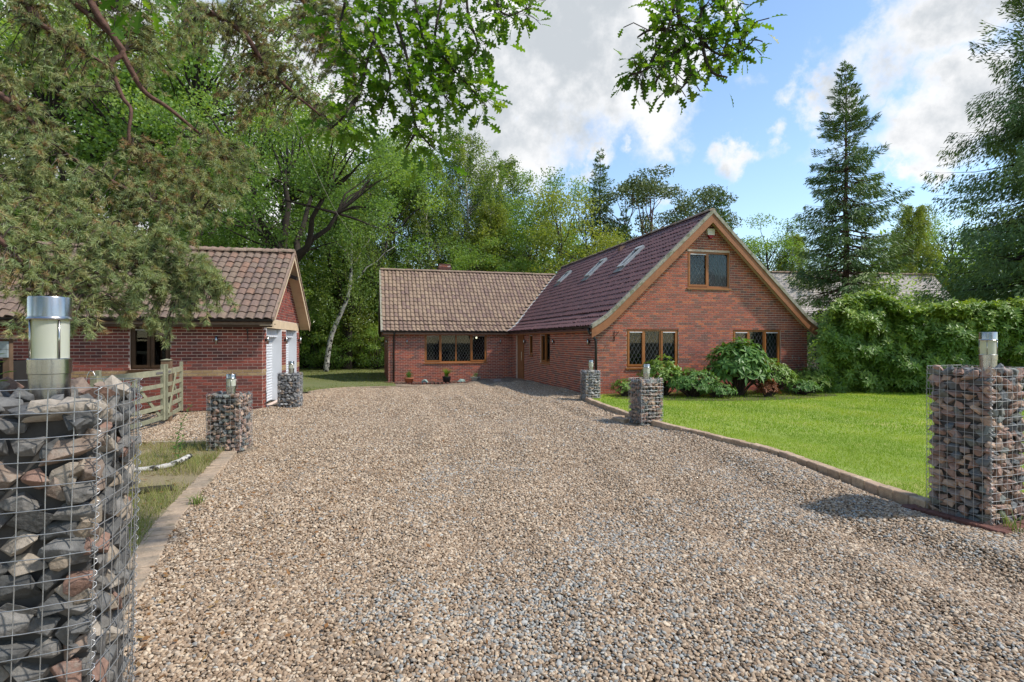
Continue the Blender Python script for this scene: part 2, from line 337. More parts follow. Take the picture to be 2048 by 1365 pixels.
class MB:
    """collects polygons for one mesh"""
    def __init__(s): s.v = []; s.f = []
    def add(s, vs, fs):
        b = len(s.v); s.v += [tuple(v) for v in vs]; s.f += [tuple(i+b for i in f) for f in fs]; return s
    def box(s, c, d, M=None):
        x, y, z = d[0]/2, d[1]/2, d[2]/2; c = Vector(c)
        vs = [Vector((a*x, b*y, e*z)) for e in (-1, 1) for b in (-1, 1) for a in (-1, 1)]
        if M is not None: vs = [M @ v for v in vs]
        return s.add([v+c for v in vs], [(0,2,3,1),(4,5,7,6),(0,1,5,4),(2,6,7,3),(0,4,6,2),(1,3,7,5)])
    def bx(s, x0, x1, y0, y1, z0, z1): return s.box(((x0+x1)/2, (y0+y1)/2, (z0+z1)/2), (x1-x0, y1-y0, z1-z0))
    def prism(s, poly, d):
        """poly: 3D points of one face, extruded by vector d"""
        n = len(poly); d = Vector(d); a = [Vector(p) for p in poly]
        s.add(a + [p+d for p in a], [tuple(range(n-1, -1, -1)), tuple(range(n, 2*n))] + [(i, (i+1) % n, (i+1) % n+n, i+n) for i in range(n)]); return s
    def tube(s, pts, rad, n=6, cap=True):
        pts = [Vector(p) for p in pts]; m = len(pts)
        if not hasattr(rad, '__len__'): rad = [rad]*m
        vs = []; t0 = None; u = None
        for i, p in enumerate(pts):
            t = (pts[min(i+1, m-1)]-pts[max(i-1, 0)])
            t = t.normalized() if t.length > 1e-9 else Vector((0, 0, 1))
            if u is None:
                u = t.orthogonal().normalized()
            else:
                u = (u - t*u.dot(t)); u = u.normalized() if u.length > 1e-6 else t.orthogonal().normalized()
            w = t.cross(u)
            for k in range(n):
                a = 2*PI*k/n; vs.append(p + (u*math.cos(a)+w*math.sin(a))*rad[i])
        fs = [(i*n+k, i*n+(k+1) % n, (i+1)*n+(k+1) % n, (i+1)*n+k) for i in range(m-1) for k in range(n)]
        if cap and n > 2: fs += [tuple(range(n-1, -1, -1)), tuple(range((m-1)*n, m*n))]
        return s.add(vs, fs)
    def lathe(s, prof, n=32, c=(0, 0, 0)):
        c = Vector(c); vs = [c+Vector((r*math.cos(2*PI*k/n), r*math.sin(2*PI*k/n), z)) for r, z in prof for k in range(n)]
        fs = [(i*n+k, i*n+(k+1) % n, (i+1)*n+(k+1) % n, (i+1)*n+k) for i in range(len(prof)-1) for k in range(n)]
        return s.add(vs, fs)
    def mesh(s, name='m', smooth=False):
        me = bpy.data.meshes.new(name); me.from_pydata(s.v, [], s.f); me.update()
        if smooth: me.shade_smooth()
        return me
    def obj(s, name, mat, parent=None, smooth=False): return link(name, s.mesh(name, smooth), parent, mat)

def polys(name, V, k, mat=None, tint=None, smooth=False):
    """V: (n*k,3) array, every k verts one polygon"""
    V = np.ascontiguousarray(V, dtype=np.float32).reshape(-1, 3); n = len(V)//k
    me = bpy.data.meshes.new(name); me.vertices.add(n*k); me.vertices.foreach_set('co', V.ravel())
    me.loops.add(n*k); me.loops.foreach_set('vertex_index', np.arange(n*k, dtype=np.int32))
    me.polygons.add(n); me.polygons.foreach_set('loop_start', np.arange(0, n*k, k, dtype=np.int32))
    if tint is not None:
        at = me.attributes.new('tint', 'FLOAT', 'FACE'); at.data.foreach_set('value', np.ascontiguousarray(tint, dtype=np.float32))
    me.update(calc_edges=True)
    if mat: me.materials.append(MATS[mat])
    return me
def unit(a): return a/np.maximum(np.linalg.norm(a, axis=-1, keepdims=True), 1e-9)
def leaves(C, L, W, D=None, up=.6, rs=RS, k=4):
    """diamond leaf faces at C, length L, width W, along D (random if None)"""
    n = len(C); L = np.broadcast_to(np.asarray(L, float), (n,))[:, None]; W = np.broadcast_to(np.asarray(W, float), (n,))[:, None]
    a = unit(rs.normal(size=(n, 3))) if D is None else unit(D)
    nn = rs.normal(size=(n, 3)); nn[:, 2] = np.abs(nn[:, 2])+up
    b = unit(np.cross(a, nn))
    v = np.empty((n, 4, 3)); v[:, 0] = C; v[:, 1] = C+a*L*.5+b*W*.5; v[:, 2] = C+a*L; v[:, 3] = C+a*L*.5-b*W*.5
    return v.reshape(-1, 3)
def catmull(pts, n=6):
    pts = [Vector(p) for p in pts]; out = []
    for i in range(len(pts)-1):
        p0 = pts[max(i-1, 0)]; p1 = pts[i]; p2 = pts[i+1]; p3 = pts[min(i+2, len(pts)-1)]
        for j in range(n):
            t = j/n; out.append(.5*((2*p1)+(p2-p0)*t+(2*p0-5*p1+4*p2-p3)*t*t+(3*p1-p0-3*p2+p3)*t**3))
    return out+[pts[-1]]
# ------------------------------------------------------------------ ground
HPHI = math.radians(14.6); HA = Vector((2.516, 16.57, 0))
GPHI = math.radians(11.5); GA = Vector((-6.1, 13.45, 0))
def grid_sheet(name, x0, x1, y0, y1, nx, ny, zf, mat):
    xs = np.linspace(x0, x1, nx); ys = np.linspace(y0, y1, ny); X, Y = np.meshgrid(xs, ys); Z = zf(X, Y)
    me = bpy.data.meshes.new(name)
    idx = np.arange(nx*ny).reshape(ny, nx)
    f = np.stack([idx[:-1, :-1], idx[:-1, 1:], idx[1:, 1:], idx[1:, :-1]], -1).reshape(-1, 4)
    me.from_pydata(np.stack([X, Y, Z], -1).reshape(-1, 3).tolist(), [], f.tolist()); me.shade_smooth()
    o = link(name, me, None, mat); o['kind'] = 'structure'; return o
def flat(name, pts, z, mat, kind='structure'):
    me = bpy.data.meshes.new(name); me.from_pydata([(p[0], p[1], z if len(p) < 3 else p[2]) for p in pts], [], [tuple(range(len(pts)))]); me.update()
    o = link(name, me, None, mat); o['kind'] = kind; return o

grid_sheet('ground', -400, 400, -400, 600, 60, 60, lambda X, Y: -.30+0*X, 'wood_floor')
def vnoise(x, y, s, seed):
    rs = np.random.RandomState(seed); g = rs.rand(64, 64); xs = x/s; ys = y/s
    xi = np.floor(xs).astype(int); yi = np.floor(ys).astype(int); fx = xs-xi; fy = ys-yi; fx = fx*fx*(3-2*fx); fy = fy*fy*(3-2*fy)
    G = lambda a, b: g[a % 64, b % 64]
    return (G(xi, yi)*(1-fx)+G(xi+1, yi)*fx)*(1-fy)+(G(xi, yi+1)*(1-fx)+G(xi+1, yi+1)*fx)*fy
def rut(X, Y):
    q = X+.12*Y+.25*np.sin(Y*.4); f = vnoise(X+40, Y*.45+40, .7, 21)
    return (.12*(vnoise(q+30, Y*.12+30, .38, 22)-.5)*(.3+f)+.035*(vnoise(X+30, Y*.6+30, .9, 23)-.5)+.012*(vnoise(X+30, Y+30, .2, 24)-.5))
grid_sheet('driveway', -14, 11, -8, 27, 170, 230, lambda X, Y: gz(X, Y)+rut(X, Y)*.8-.012, 'gravel')
grid_sheet('woodland_ground', -60, 60, 26.9, 75, 40, 20, lambda X, Y: -.21+0*X+np.maximum(0, Y-40)*.01, 'wood_floor')
# back lawn between garage and bungalow
bl = [(-6.72, 18.2), (-6.75, 19.4), (-6.55, 20.6), (-6.1, 21.3), (-5.5, 21.7), (-4.6, 22.0), (-5.2, 24.2), (-6.0, 27.5), (-6.6, 31), (-7, 36.5), (-24, 37), (-24, 19.5), (-9, 18.7)]
flat('back_lawn', [(x, y, float(gz(x, y))+.025) for x, y in bl], 0, 'back_lawn')

# kerb line beside the lawn, front lawn
KERB = catmull([(4.13, 5.42, 0), (4.05, 6.2, 0), (3.86, 7.9, 0), (3.42, 9.3, 0), (2.98, 10.45, 0), (2.58, 12.2, 0), (2.30, 13.8, 0), (2.12, 15.3, 0), (2.1, 16.3, 0)], 14)
lawn_pts = [(p.x+.06, p.y) for p in KERB] + [(2.5, 16.52), (9.95, 18.42), (11, 19.5), (24, 24), (40, 20), (40, 5.6), (5.2, 5.6)]
flat('front_lawn', lawn_pts, .055, 'lawn')
def along(line, step):
    out = []; acc = 0; nxt = step/2
    for a, b in zip(line[:-1], line[1:]):
        l = (b-a).length
        while acc+l > nxt:
            t = (nxt-acc)/l; out.append((a.lerp(b, t), math.atan2((b-a).y, (b-a).x))); nxt += step
        acc += l
    return out
def bevel_box(d, b=.006):
    bm = bmesh.new(); bmesh.ops.create_cube(bm, size=1)
    bmesh.ops.scale(bm, vec=d, verts=bm.verts); bmesh.ops.bevel(bm, geom=bm.edges[:], offset=b, segments=1, affect='EDGES')
    me = bpy.data.meshes.new('paver'); bm.to_mesh(me); bm.free(); return me
kerb = empty('lawn_kerb', (4.1, 5.6, 0), label='raised kerb of buff blocks between the gravel and the front lawn', cat='kerb')
kp = bevel_box((.196, .125, .16), .009); kp.materials.append(MATS['paver_buff'])
for p, a in along(KERB, .206):
    o = link('paver', kp, kerb); o.location = Vector((p.x-4.1+random.gauss(0, .004), p.y-5.6, .012+random.gauss(0, .004)))
    o.rotation_euler = (random.gauss(0, .015), random.gauss(0, .015), a+random.gauss(0, .02))
# rounded apron of blocks beside the third gabion
ap = empty('kerb_apron', (2.45, 11.5, 0), label='quarter circle apron of buff blocks jutting from the kerb into the gravel', cat='edging')
kp2 = bevel_box((.1, .2, .11)); kp2.materials.append(MATS['paver_buff'])
for i in range(9):
    a = PI*.75+i*.2
    o = link('paver', kp2, ap); o.location = (math.cos(a)*.3+.08, math.sin(a)*.34+.1, .015); o.rotation_euler = (0, 0, a+PI/2)

# left edging: blocks laid crosswise, then weedy verge
LEDGE = catmull([(-1.95, 2.2, 0), (-2.32, 3.05, 0), (-2.73, 4.05, 0), (-3.2, 5.15, 0), (-3.68, 6.6, 0), (-4.2, 8.15, 0)], 14)
le = empty('path_edging', (-2.73, 4.05, 0), label='strip of weathered pinkish blocks laid crosswise along the weedy verge', cat='edging')
lp = bevel_box((.099, .2, .1), .009); lp.materials.append(MATS['paver_red'])
for p, a in along(LEDGE, .107):
    o = link('paver', lp, le); o.location = Vector((p.x+2.73+random.gauss(0, .004), p.y-4.05, -.015+random.gauss(0, .004)))
    o.rotation_euler = (random.gauss(0, .02), random.gauss(0, .02), a+random.gauss(0, .02))
verge = [(p.x-.09, p.y) for p in LEDGE]+[(-4.4, 9.0), (-12, 8.2), (-12, 0.5), (-1.5, .5)]
flat('weedy_verge', verge, .018, 'weedy')
ce = empty('concrete_edging', (-6.4, 8.95, 0), label='low pinkish concrete edging across the mouth of the side yard', cat='edging')
for i in range(5):
    m = bevel_box((.9, .06, .1), .008); m.materials.append(MATS['concrete'])
    o = link('edging_slab', m, ce); o.location = (1.45-i*.905, .05-i*.11, -.005); o.rotation_euler = (0, 0, .12)
# drive end edging against back lawn
be = empty('drive_end_edging', (-6.4, 20.6, 0), label='thin curved block edging where the gravel meets the back lawn', cat='edging')
bp_ = bevel_box((.2, .1, .08)); bp_.materials.append(MATS['paver_red'])
for p, a in along(catmull([Vector((x, y, 0)) for x, y in bl[:6]]+[Vector((-3.9, 22.2, 0))], 8), .205):
    o = link('paver', bp_, be); o.location = (p.x+6.4, p.y-20.6, float(gz(p.x, p.y))+.0); o.rotation_euler = (0, 0, a)

# ------------------------------------------------------------------ pebbles (gravel one cannot count)
def poly_in(x, y, poly):
    ins = np.zeros(len(x), bool); n = len(poly); j = n-1
    for i in range(n):
        xi, yi = poly[i][:2]; xj, yj = poly[j][:2]
        c = ((yi > y) != (yj > y)) & (x < (xj-xi)*(y-yi)/(yj-yi+1e-12)+xi)
        ins ^= c; j = i
    return ins
DRIVE = [(p.x+.1, p.y) for p in LEDGE]+[(-4.0, 8.8), (-12, 8.6), (-12, 12.2), (-6.0, 13.42), (-6.7, 18.1), (-6.4, 20.6), (-5.4, 21.6), (-2.5, 22.6), (0.6, 23.2), (2.4, 16.6)]+[(p.x-.07, p.y) for p in reversed(KERB)]+[(4.6, 5.6), (9, 5.5), (9, 3), (5, .8), (-1, .8)]
def pebble_points():
    rs = np.random.RandomState(3); out = []
    for y0, y1, sp, sz in ((1.3, 4.6, .0155, .0108), (4.6, 7.5, .0195, .0122), (7.5, 12, .0255, .0135), (12, 23.3, .036, .016)):
        xs = np.arange(-12, 9, sp); ys = np.arange(y0, y1, sp); X, Y = np.meshgrid(xs, ys); X = X.ravel(); Y = Y.ravel()
        X = X+rs.uniform(-.5, .5, X.shape)*sp; Y = Y+rs.uniform(-.5, .5, Y.shape)*sp
        k = (np.abs(X) < .98*Y+.9) & poly_in(X, Y, DRIVE); X = X[k]; Y = Y[k]; n = len(X)
        Z = gz(X, Y)+rut(X, Y)+rs.uniform(-.004, .009, n)
        s = sz*np.exp(rs.normal(0, .22, n))
        S = np.stack([s*rs.uniform(.9, 1.35, n), s*rs.uniform(.7, 1.0, n), s*rs.uniform(.42, .7, n)], 1)
        R = np.stack([rs.normal(0, .38, n), rs.normal(0, .38, n), rs.uniform(0, 6.28, n)], 1)
        pr = vnoise(X+9, Y, .9, 5)*.6+vnoise(X, Y, .25, 8)*.4
        c1 = np.exp(-(((X-.3)/1.0)**2+((Y-2.7)/.75)**2))*.55+np.exp(-(((X-2.3)/1.7)**2+((Y-4.2)/1.5)**2))*.22+np.exp(-(((X-.6)/1.2)**2+((Y-5.5)/1.4)**2))*.12
        sl = (rs.rand(n) < np.clip((pr-.5)*.7*(X > -1.2)+c1, .03, .9)).astype(float)
        out.append((np.stack([X, Y, Z], 1), R, S, sl))
    return [np.concatenate([o[i] for o in out]) for i in range(4)]
def pebbles():
    p, R, S, sl = pebble_points(); n = len(p)
    me = bpy.data.meshes.new('gravel_pebbles'); me.vertices.add(n); me.vertices.foreach_set('co', p.astype(np.float32).ravel())
    for nm, A, ty in (('rot', R, 'FLOAT_VECTOR'), ('scl', S, 'FLOAT_VECTOR'), ('slate', sl, 'FLOAT')):
        at = me.attributes.new(nm, ty, 'POINT'); at.data.foreach_set('vector' if ty != 'FLOAT' else 'value', A.astype(np.float32).ravel())
    me.update(); o = link('gravel_pebbles', me); me.materials.append(MATS['pebble'])
    tag(o, 'tan and grey rounded pebbles covering the driveway', 'gravel', kind='stuff')
    ng = bpy.data.node_groups.new('pebble_scatter', 'GeometryNodeTree')
    ng.interface.new_socket('Geometry', in_out='INPUT', socket_type='NodeSocketGeometry')
    ng.interface.new_socket('Geometry', in_out='OUTPUT', socket_type='NodeSocketGeometry')
    N = ng.nodes; L = ng.links; gi = N.new('NodeGroupInput'); go = N.new('NodeGroupOutput')
    join = N.new('GeometryNodeJoinGeometry')
    for i in range(5):
        ic = N.new('GeometryNodeMeshIcoSphere'); ic.inputs['Subdivisions'].default_value = 2; ic.inputs['Radius'].default_value = 1
        nz = N.new('ShaderNodeTexNoise'); nz.noise_dimensions = '4D'; nz.inputs['W'].default_value = i*7.3; nz.inputs['Scale'].default_value = .9; nz.inputs['Detail'].default_value = 1
        sb = N.new('ShaderNodeVectorMath'); sb.operation = 'SUBTRACT'; sb.inputs[1].default_value = (.5, .5, .5); L.new(nz.outputs['Color'], sb.inputs[0])
        sc = N.new('ShaderNodeVectorMath'); sc.operation = 'SCALE'; sc.inputs['Scale'].default_value = 1.3; L.new(sb.outputs[0], sc.inputs[0])
        sp = N.new('GeometryNodeSetPosition'); L.new(ic.outputs['Mesh'], sp.inputs['Geometry']); L.new(sc.outputs[0], sp.inputs['Offset'])
        sm = N.new('GeometryNodeSetMaterial'); sm.inputs['Material'].default_value = MATS['pebble']; L.new(sp.outputs[0], sm.inputs['Geometry'])
        ss = N.new('GeometryNodeSetShadeSmooth'); L.new(sm.outputs[0], ss.inputs['Geometry'])
        g2 = N.new('GeometryNodeGeometryToInstance'); L.new(ss.outputs[0], g2.inputs[0]); L.new(g2.outputs[0], join.inputs[0])
    ip = N.new('GeometryNodeInstanceOnPoints'); L.new(gi.outputs[0], ip.inputs['Points']); L.new(join.outputs[0], ip.inputs['Instance'])
    ip.inputs['Pick Instance'].default_value = True
    ri = N.new('FunctionNodeRandomValue'); ri.data_type = 'INT'; ri.inputs[4].default_value = 0; ri.inputs[5].default_value = 4
    L.new(ri.outputs[2], ip.inputs['Instance Index'])
    for nm, so in (('rot', 'Rotation'), ('scl', 'Scale')):
        na = N.new('GeometryNodeInputNamedAttribute'); na.data_type = 'FLOAT_VECTOR'; na.inputs['Name'].default_value = nm
        if so == 'Rotation':
            er = N.new('FunctionNodeEulerToRotation'); L.new(na.outputs['Attribute'], er.inputs[0]); L.new(er.outputs[0], ip.inputs[so])
        else: L.new(na.outputs['Attribute'], ip.inputs[so])
    L.new(ip.outputs[0], go.inputs[0])
    md = o.modifiers.new('scatter', 'NODES'); md.node_group = ng
pebbles()

# ------------------------------------------------------------------ grass (nobody could count it)
def blades(name, X, Y, Z, h, w, mat, tint, lean=.5, rs=RS):
    n = len(X); a = rs.uniform(0, 2*PI, n); la = rs.uniform(0, 2*PI, n); le = rs.rand(n)*lean*h
    v = np.empty((n, 3, 3)); c = np.cos(a)*w/2; s = np.sin(a)*w/2
    v[:, 0] = np.stack([X-c, Y-s, Z], 1); v[:, 1] = np.stack([X+c, Y+s, Z], 1)
    v[:, 2] = np.stack([X+np.cos(la)*le, Y+np.sin(la)*le, Z+h], 1)
    return polys(name, v.reshape(-1, 3), 3, mat, tint)
def scatter_poly(poly, x0, x1, y0, y1, dens, rs=RS, view=True):
    n = int((x1-x0)*(y1-y0)*dens); X = rs.uniform(x0, x1, n); Y = rs.uniform(y0, y1, n)
    k = poly_in(X, Y, poly)
    if view: k &= np.abs(X) < .98*Y+.8
    return X[k], Y[k]
X1, Y1 = scatter_poly(lawn_pts, 2.2, 9, 4.6, 9.5, 3600); X2, Y2 = scatter_poly(lawn_pts, 2.2, 16, 9.5, 18.5, 900)
X = np.concatenate([X1, X2]); Y = np.concatenate([Y1, Y2]); n = len(X)
pt = vnoise(X, Y, 1.1, 2)*.6+vnoise(X, Y, .35, 3)*.4
stripe = sstep(np.sin((X*.75+Y*.35)*3.3), -.4, .4)
keep = RS.rand(n) < np.clip(1.35-1.2*np.clip(pt-.47, 0, 1)*4.5*(Y < 9.5), .12, 1)
near = (Y < 9.5)
g = blades('grass', X[keep], Y[keep], np.full(keep.sum(), .05), (RS.uniform(.018, .045, n)*np.where(near, 1, 1.2))[keep], np.where(near, .006, .014)[keep], 'grass_blade',
           np.clip(.12+.5*(pt-.3)+.34*stripe+RS.normal(0, .13, n), 0, 1)[keep], .8)
tag(link('lawn_grass', g), 'short mown bright green grass covering the front lawn', 'grass', kind='stuff')
X, Y = scatter_poly(verge, -7.5, -1.8, 1.8, 9, 1500); n = len(X)
pt = vnoise(X, Y, .5, 9)
k = pt > .27; X = X[k]; Y = Y[k]; n = len(X)
edge = np.exp(-np.abs(X-np.interp(Y, [p.y for p in LEDGE], [p.x for p in LEDGE])+.2)*3)
g = blades('weeds', X, Y, np.full(n, .012), RS.uniform(.03, .12, n)*(1+.8*edge), RS.uniform(.004, .008, n), 'grass_weed', np.clip(RS.rand(n)*.7+.3*(pt[k] < .5), 0, 1), 1.1)
tag(link('verge_weeds', g), 'straggly yellow green grass and weeds on the verge', 'grass', kind='stuff')
X, Y = scatter_poly(bl, -24, -4, 18, 37, 130, view=True); n = len(X)
g = blades('grass', X, Y, gz(X, Y)+.02, RS.uniform(.03, .07, n), np.full(n, .03), 'grass_weed', np.clip(RS.rand(n)*.55, 0, 1), .9)
tag(link('back_grass', g), 'thin dry grass over the back lawn', 'grass', kind='stuff')
# leaf litter
n = 420; LX = np.concatenate([RS.normal(-2.3, .7, 900), RS.uniform(-6, 5, 200)]); LY = np.concatenate([RS.uniform(2.2, 7.5, 900), RS.uniform(2, 14, 200)])
k = poly_in(LX, LY, DRIVE) | poly_in(LX, LY, verge); LX = LX[k]; LY = LY[k]; n = len(LX)
v = leaves(np.stack([LX, LY, gz(LX, LY)+.03+RS.uniform(0, .015, n)], 1), RS.uniform(.02, .06, n), RS.uniform(.012, .03, n), D=np.stack([RS.normal(size=n), RS.normal(size=n), RS.normal(size=n)*.25], 1), up=2)
tag(link('leaf_litter', polys('leaf_litter', v, 4, 'leaf_dry')), 'scattered fallen brown leaves on the gravel and verge', 'leaves', kind='stuff')

n = 1100; VX = RS.uniform(-6.5, -2, n); VY = RS.uniform(2, 9, n); k = poly_in(VX, VY, verge); VX = VX[k]; VY = VY[k]; n = len(VX)
v = leaves(np.stack([VX, VY, .03+RS.uniform(0, .02, n)], 1), RS.uniform(.03, .13, n), RS.uniform(.006, .03, n), D=np.stack([RS.normal(size=n), RS.normal(size=n), RS.normal(size=n)*.15], 1), up=2)
tag(link('verge_debris', polys('verge_debris', v, 4, 'leaf_dry')), 'dry twigs and dead leaves strewn over the weedy verge', 'debris', kind='stuff')
# ------------------------------------------------------------------ building kit
def frame_T(O, U, N):
    O = Vector(O); U = Vector(U); N = Vector(N); Z = Vector((0, 0, 1))
    return lambda u, v, d=0: O+U*u+Z*v+N*d
def fbox(mb, T, u0, u1, v0, v1, d0, d1):
    vs = [T(u, v, d) for d in (d0, d1) for v in (v0, v1) for u in (u0, u1)]
    return mb.add(vs, [(0,2,3,1),(4,5,7,6),(0,1,5,4),(2,6,7,3),(0,4,6,2),(1,3,7,5)])
def segs(lo, hi, holes, v0, v1):
    s = [(lo, hi)]
    for a, b, c, d in holes:
        if d <= v0+1e-6 or c >= v1-1e-6: continue
        n = []
        for x, y in s:
            if b <= x or a >= y: n.append((x, y)); continue
            if a > x: n.append((x, a))
            if b < y: n.append((b, y))
        s = n
    return s
BRICKM = {}
def std_brick(L, mat):
    k = (round(L, 3), mat)
    if k not in BRICKM:
        m = MB(); m.box((0, 0, 0), (L-.006, .02, .0595)); BRICKM[k] = m.mesh('brick'); BRICKM[k].materials.append(MATS[mat])
    return BRICKM[k]
class Masonry:
    """brick walls of one building: the bricks that show largest become objects, the rest one mass"""
    def __init__(s, root, mat, mortar): s.root = root; s.mat = mat; s.mortar = mortar; s.full = []; s.rest = MB(); s.band = []
    def wall(s, O, U, N, Lf, Rf, vlo, vhi, holes=(), vbreaks=(), band=None, score=None):
        T = frame_T(O, U, N); mb = MB(); holes = list(holes)
        vb = sorted(set([vlo, vhi]+list(vbreaks)+[h for q in holes for h in q[2:] if vlo < h < vhi]))
        for a, b in zip(vb[:-1], vb[1:]):
            sa = segs(Lf(a), Rf(a), holes, a, b); sb = segs(Lf(b), Rf(b), holes, a, b)
            if len(sa) != len(sb): sb = sa
            for (x0, x1), (y0, y1) in zip(sa, sb):
                mb.add([T(x0, a), T(x1, a), T(y1, b), T(y0, b)], [(0, 1, 2, 3)])
        for a, b, c, d in holes:                                   # reveals
            for p, q in (((a, c), (a, d)), ((a, d), (b, d)), ((b, d), (b, c)), ((b, c), (a, c))):
                mb.add([T(*p), T(*q), T(*q, -.14), T(*p, -.14)], [(0, 1, 2, 3)])
        w = mb.obj('wall', s.mortar, s.root)
        nrow = int((vhi-vlo)/.075)
        for i in range(nrow+1):
            v = vlo+i*.075+.005; vt = v+.065
            lo = Lf(min(vt, vhi)); hi = Rf(min(vt, vhi))
            if hi-lo < .1 or vt > vhi+.03: continue
            isband = band and band[0] <= v+.03 <= band[1]
            off = (i % 2)*.1125
            for x0, x1 in segs(lo, hi, holes, v, vt):
                k0 = math.floor((x0-off)/.225)
                u = k0*.225+off
                while u < x1:
                    a = max(u+.005, x0); b = min(u+.22, x1); u += .225
                    if b-a < .03: continue
                    if isband: s.band.append((w, T, a, b, v, vt, U)); continue
                    if b-a > .2149: s.full.append((w, T((a+b)/2, v+.0325, 0), U, Vector(N), T))
                    else: fbox(s.rest, T, a+.003, b-.003, v+.0028, vt-.0028, -.01, .009+random.uniform(-.0015, .0015))
        return w
    def finish(s, hidden=None, limit=300):
        M = s.root.matrix_world; cp = camo.location
        def sc(q):
            p = M @ q[1]; n = (M.to_3x3() @ q[3]); d = cp-p
            if hidden and hidden(q[1]): return 0
            x = 1024+p.x/p.y*F; y = 682-(p.z-CH)/p.y*F
            if not (0 < x < 2048): return 0
            return max(0, n.dot(d.normalized()))/d.length_squared
        s.full.sort(key=sc, reverse=True)
        me = std_brick(.215, s.mat)
        for w, c, U, N, T in s.full[:limit]:
            o = link('brick', me, w); o.location = c+N*random.uniform(-.0015, .0015); o.rotation_euler = (0, 0, math.atan2(U[1], U[0]))
        for w, c, U, N, T in s.full[limit:]:
            s.rest.box(c+N*random.uniform(-.0015, .0015), (.209, .02, .0595), Matrix.Rotation(math.atan2(U[1], U[0]), 3, 'Z'))
        s.rest.obj('brickwork', s.mat, s.root)['kind'] = 'stuff'
        for w, T, a, b, v, vt, U in s.band:
            me = std_brick(round(b-a, 3), 'band_brick')
            o = link('band_brick', me, w); o.location = T((a+b)/2, v+.0325, .001); o.rotation_euler = (0, 0, math.atan2(U[1], U[0]))

def window(root, T, u0, u1, v0, v1, lights, mat='oak_frame', sill=True, opening=(), lattice=True, depth=-.03, transom=None):
    fr = MB(); w = .06; d0, d1 = depth-.06, depth
    fbox(fr, T, u0, u1, v0, v0+w, d0, d1); fbox(fr, T, u0, u1, v1-w, v1, d0, d1)
    fbox(fr, T, u0, u0+w, v0+w, v1-w, d0, d1); fbox(fr, T, u1-w, u1, v0+w, v1-w, d0, d1)
    xs = [u0+w]; tot = sum(lights); acc = 0
    for l in lights[:-1]:
        acc += l; c = u0+w+(u1-u0-2*w)*acc/tot; xs += [c-w/2, c+w/2]; fbox(fr, T, c-w/2, c+w/2, v0+w, v1-w, d0, d1)
    xs.append(u1-w)
    win = fr.obj('window', mat, root)
    for i in range(len(lights)):
        a, b = xs[2*i], xs[2*i+1]; lo, hi = v0+w, v1-w
        if i in opening:
            c = MB(); k = .045; e0, e1 = d0+.02, d1+.018
            fbox(c, T, a-.015, b+.015, lo-.015, lo+k, e0, e1); fbox(c, T, a-.015, b+.015, hi-k, hi+.015, e0, e1)
            fbox(c, T, a-.015, a+k, lo+k, hi-k, e0, e1); fbox(c, T, b-k, b+.015, lo+k, hi-k, e0, e1)
            c.obj('casement', mat, win)
            if True:
                t = MB(); fbox(t, T, a+.05, b-.05, hi-.04, hi-.015, d1+.019, d1+.03); t.obj('trickle_vent', 'white_paint', win)
            a += k; b -= k; lo += k; hi -= k
        g = MB(); fbox(g, T, a, b, lo, hi, d0+.025, d0+.031); g.obj('pane', 'glass', win)
        if lattice:
            m = MB(); px, py = .135, .225; H = hi-lo; W = b-a; sl = py/px
            for sgn in (1, -1):
                c = -H/sl-1
                n = int((W+2*H/sl+2)/px)+2
                for q in range(n):
                    x = -H/sl-px+q*px                # line u = x + sgn*v/sl  (v from 0..H)
                    pts = []
                    f = (lambda v: x+v/sl) if sgn == 1 else (lambda v: x+H/sl-v/sl)
                    va, vb = 0, H
                    # clip to 0<=u<=W
                    ua, ub = f(va), f(vb)
                    if sgn == 1:
                        va = max(va, (0-x)*sl); vb = min(vb, (W-x)*sl)
                    else:
                        vb = min(vb, (x+H/sl)*sl); va = max(va, (x+H/sl-W)*sl)
                    if vb-va < .01: continue
                    p, r = T(a+f(va), lo+va, d0+.035), T(a+f(vb), lo+vb, d0+.035)
                    m.tube([p, r], .003, 4, False)
            m.obj('leading', 'lead', win)
    if sill:
        m = MB(); fbox(m, T, u0-.03, u1+.03, v0-.05, v0-.002, depth-.06, .05); m.obj('sill', mat, win)
    return win

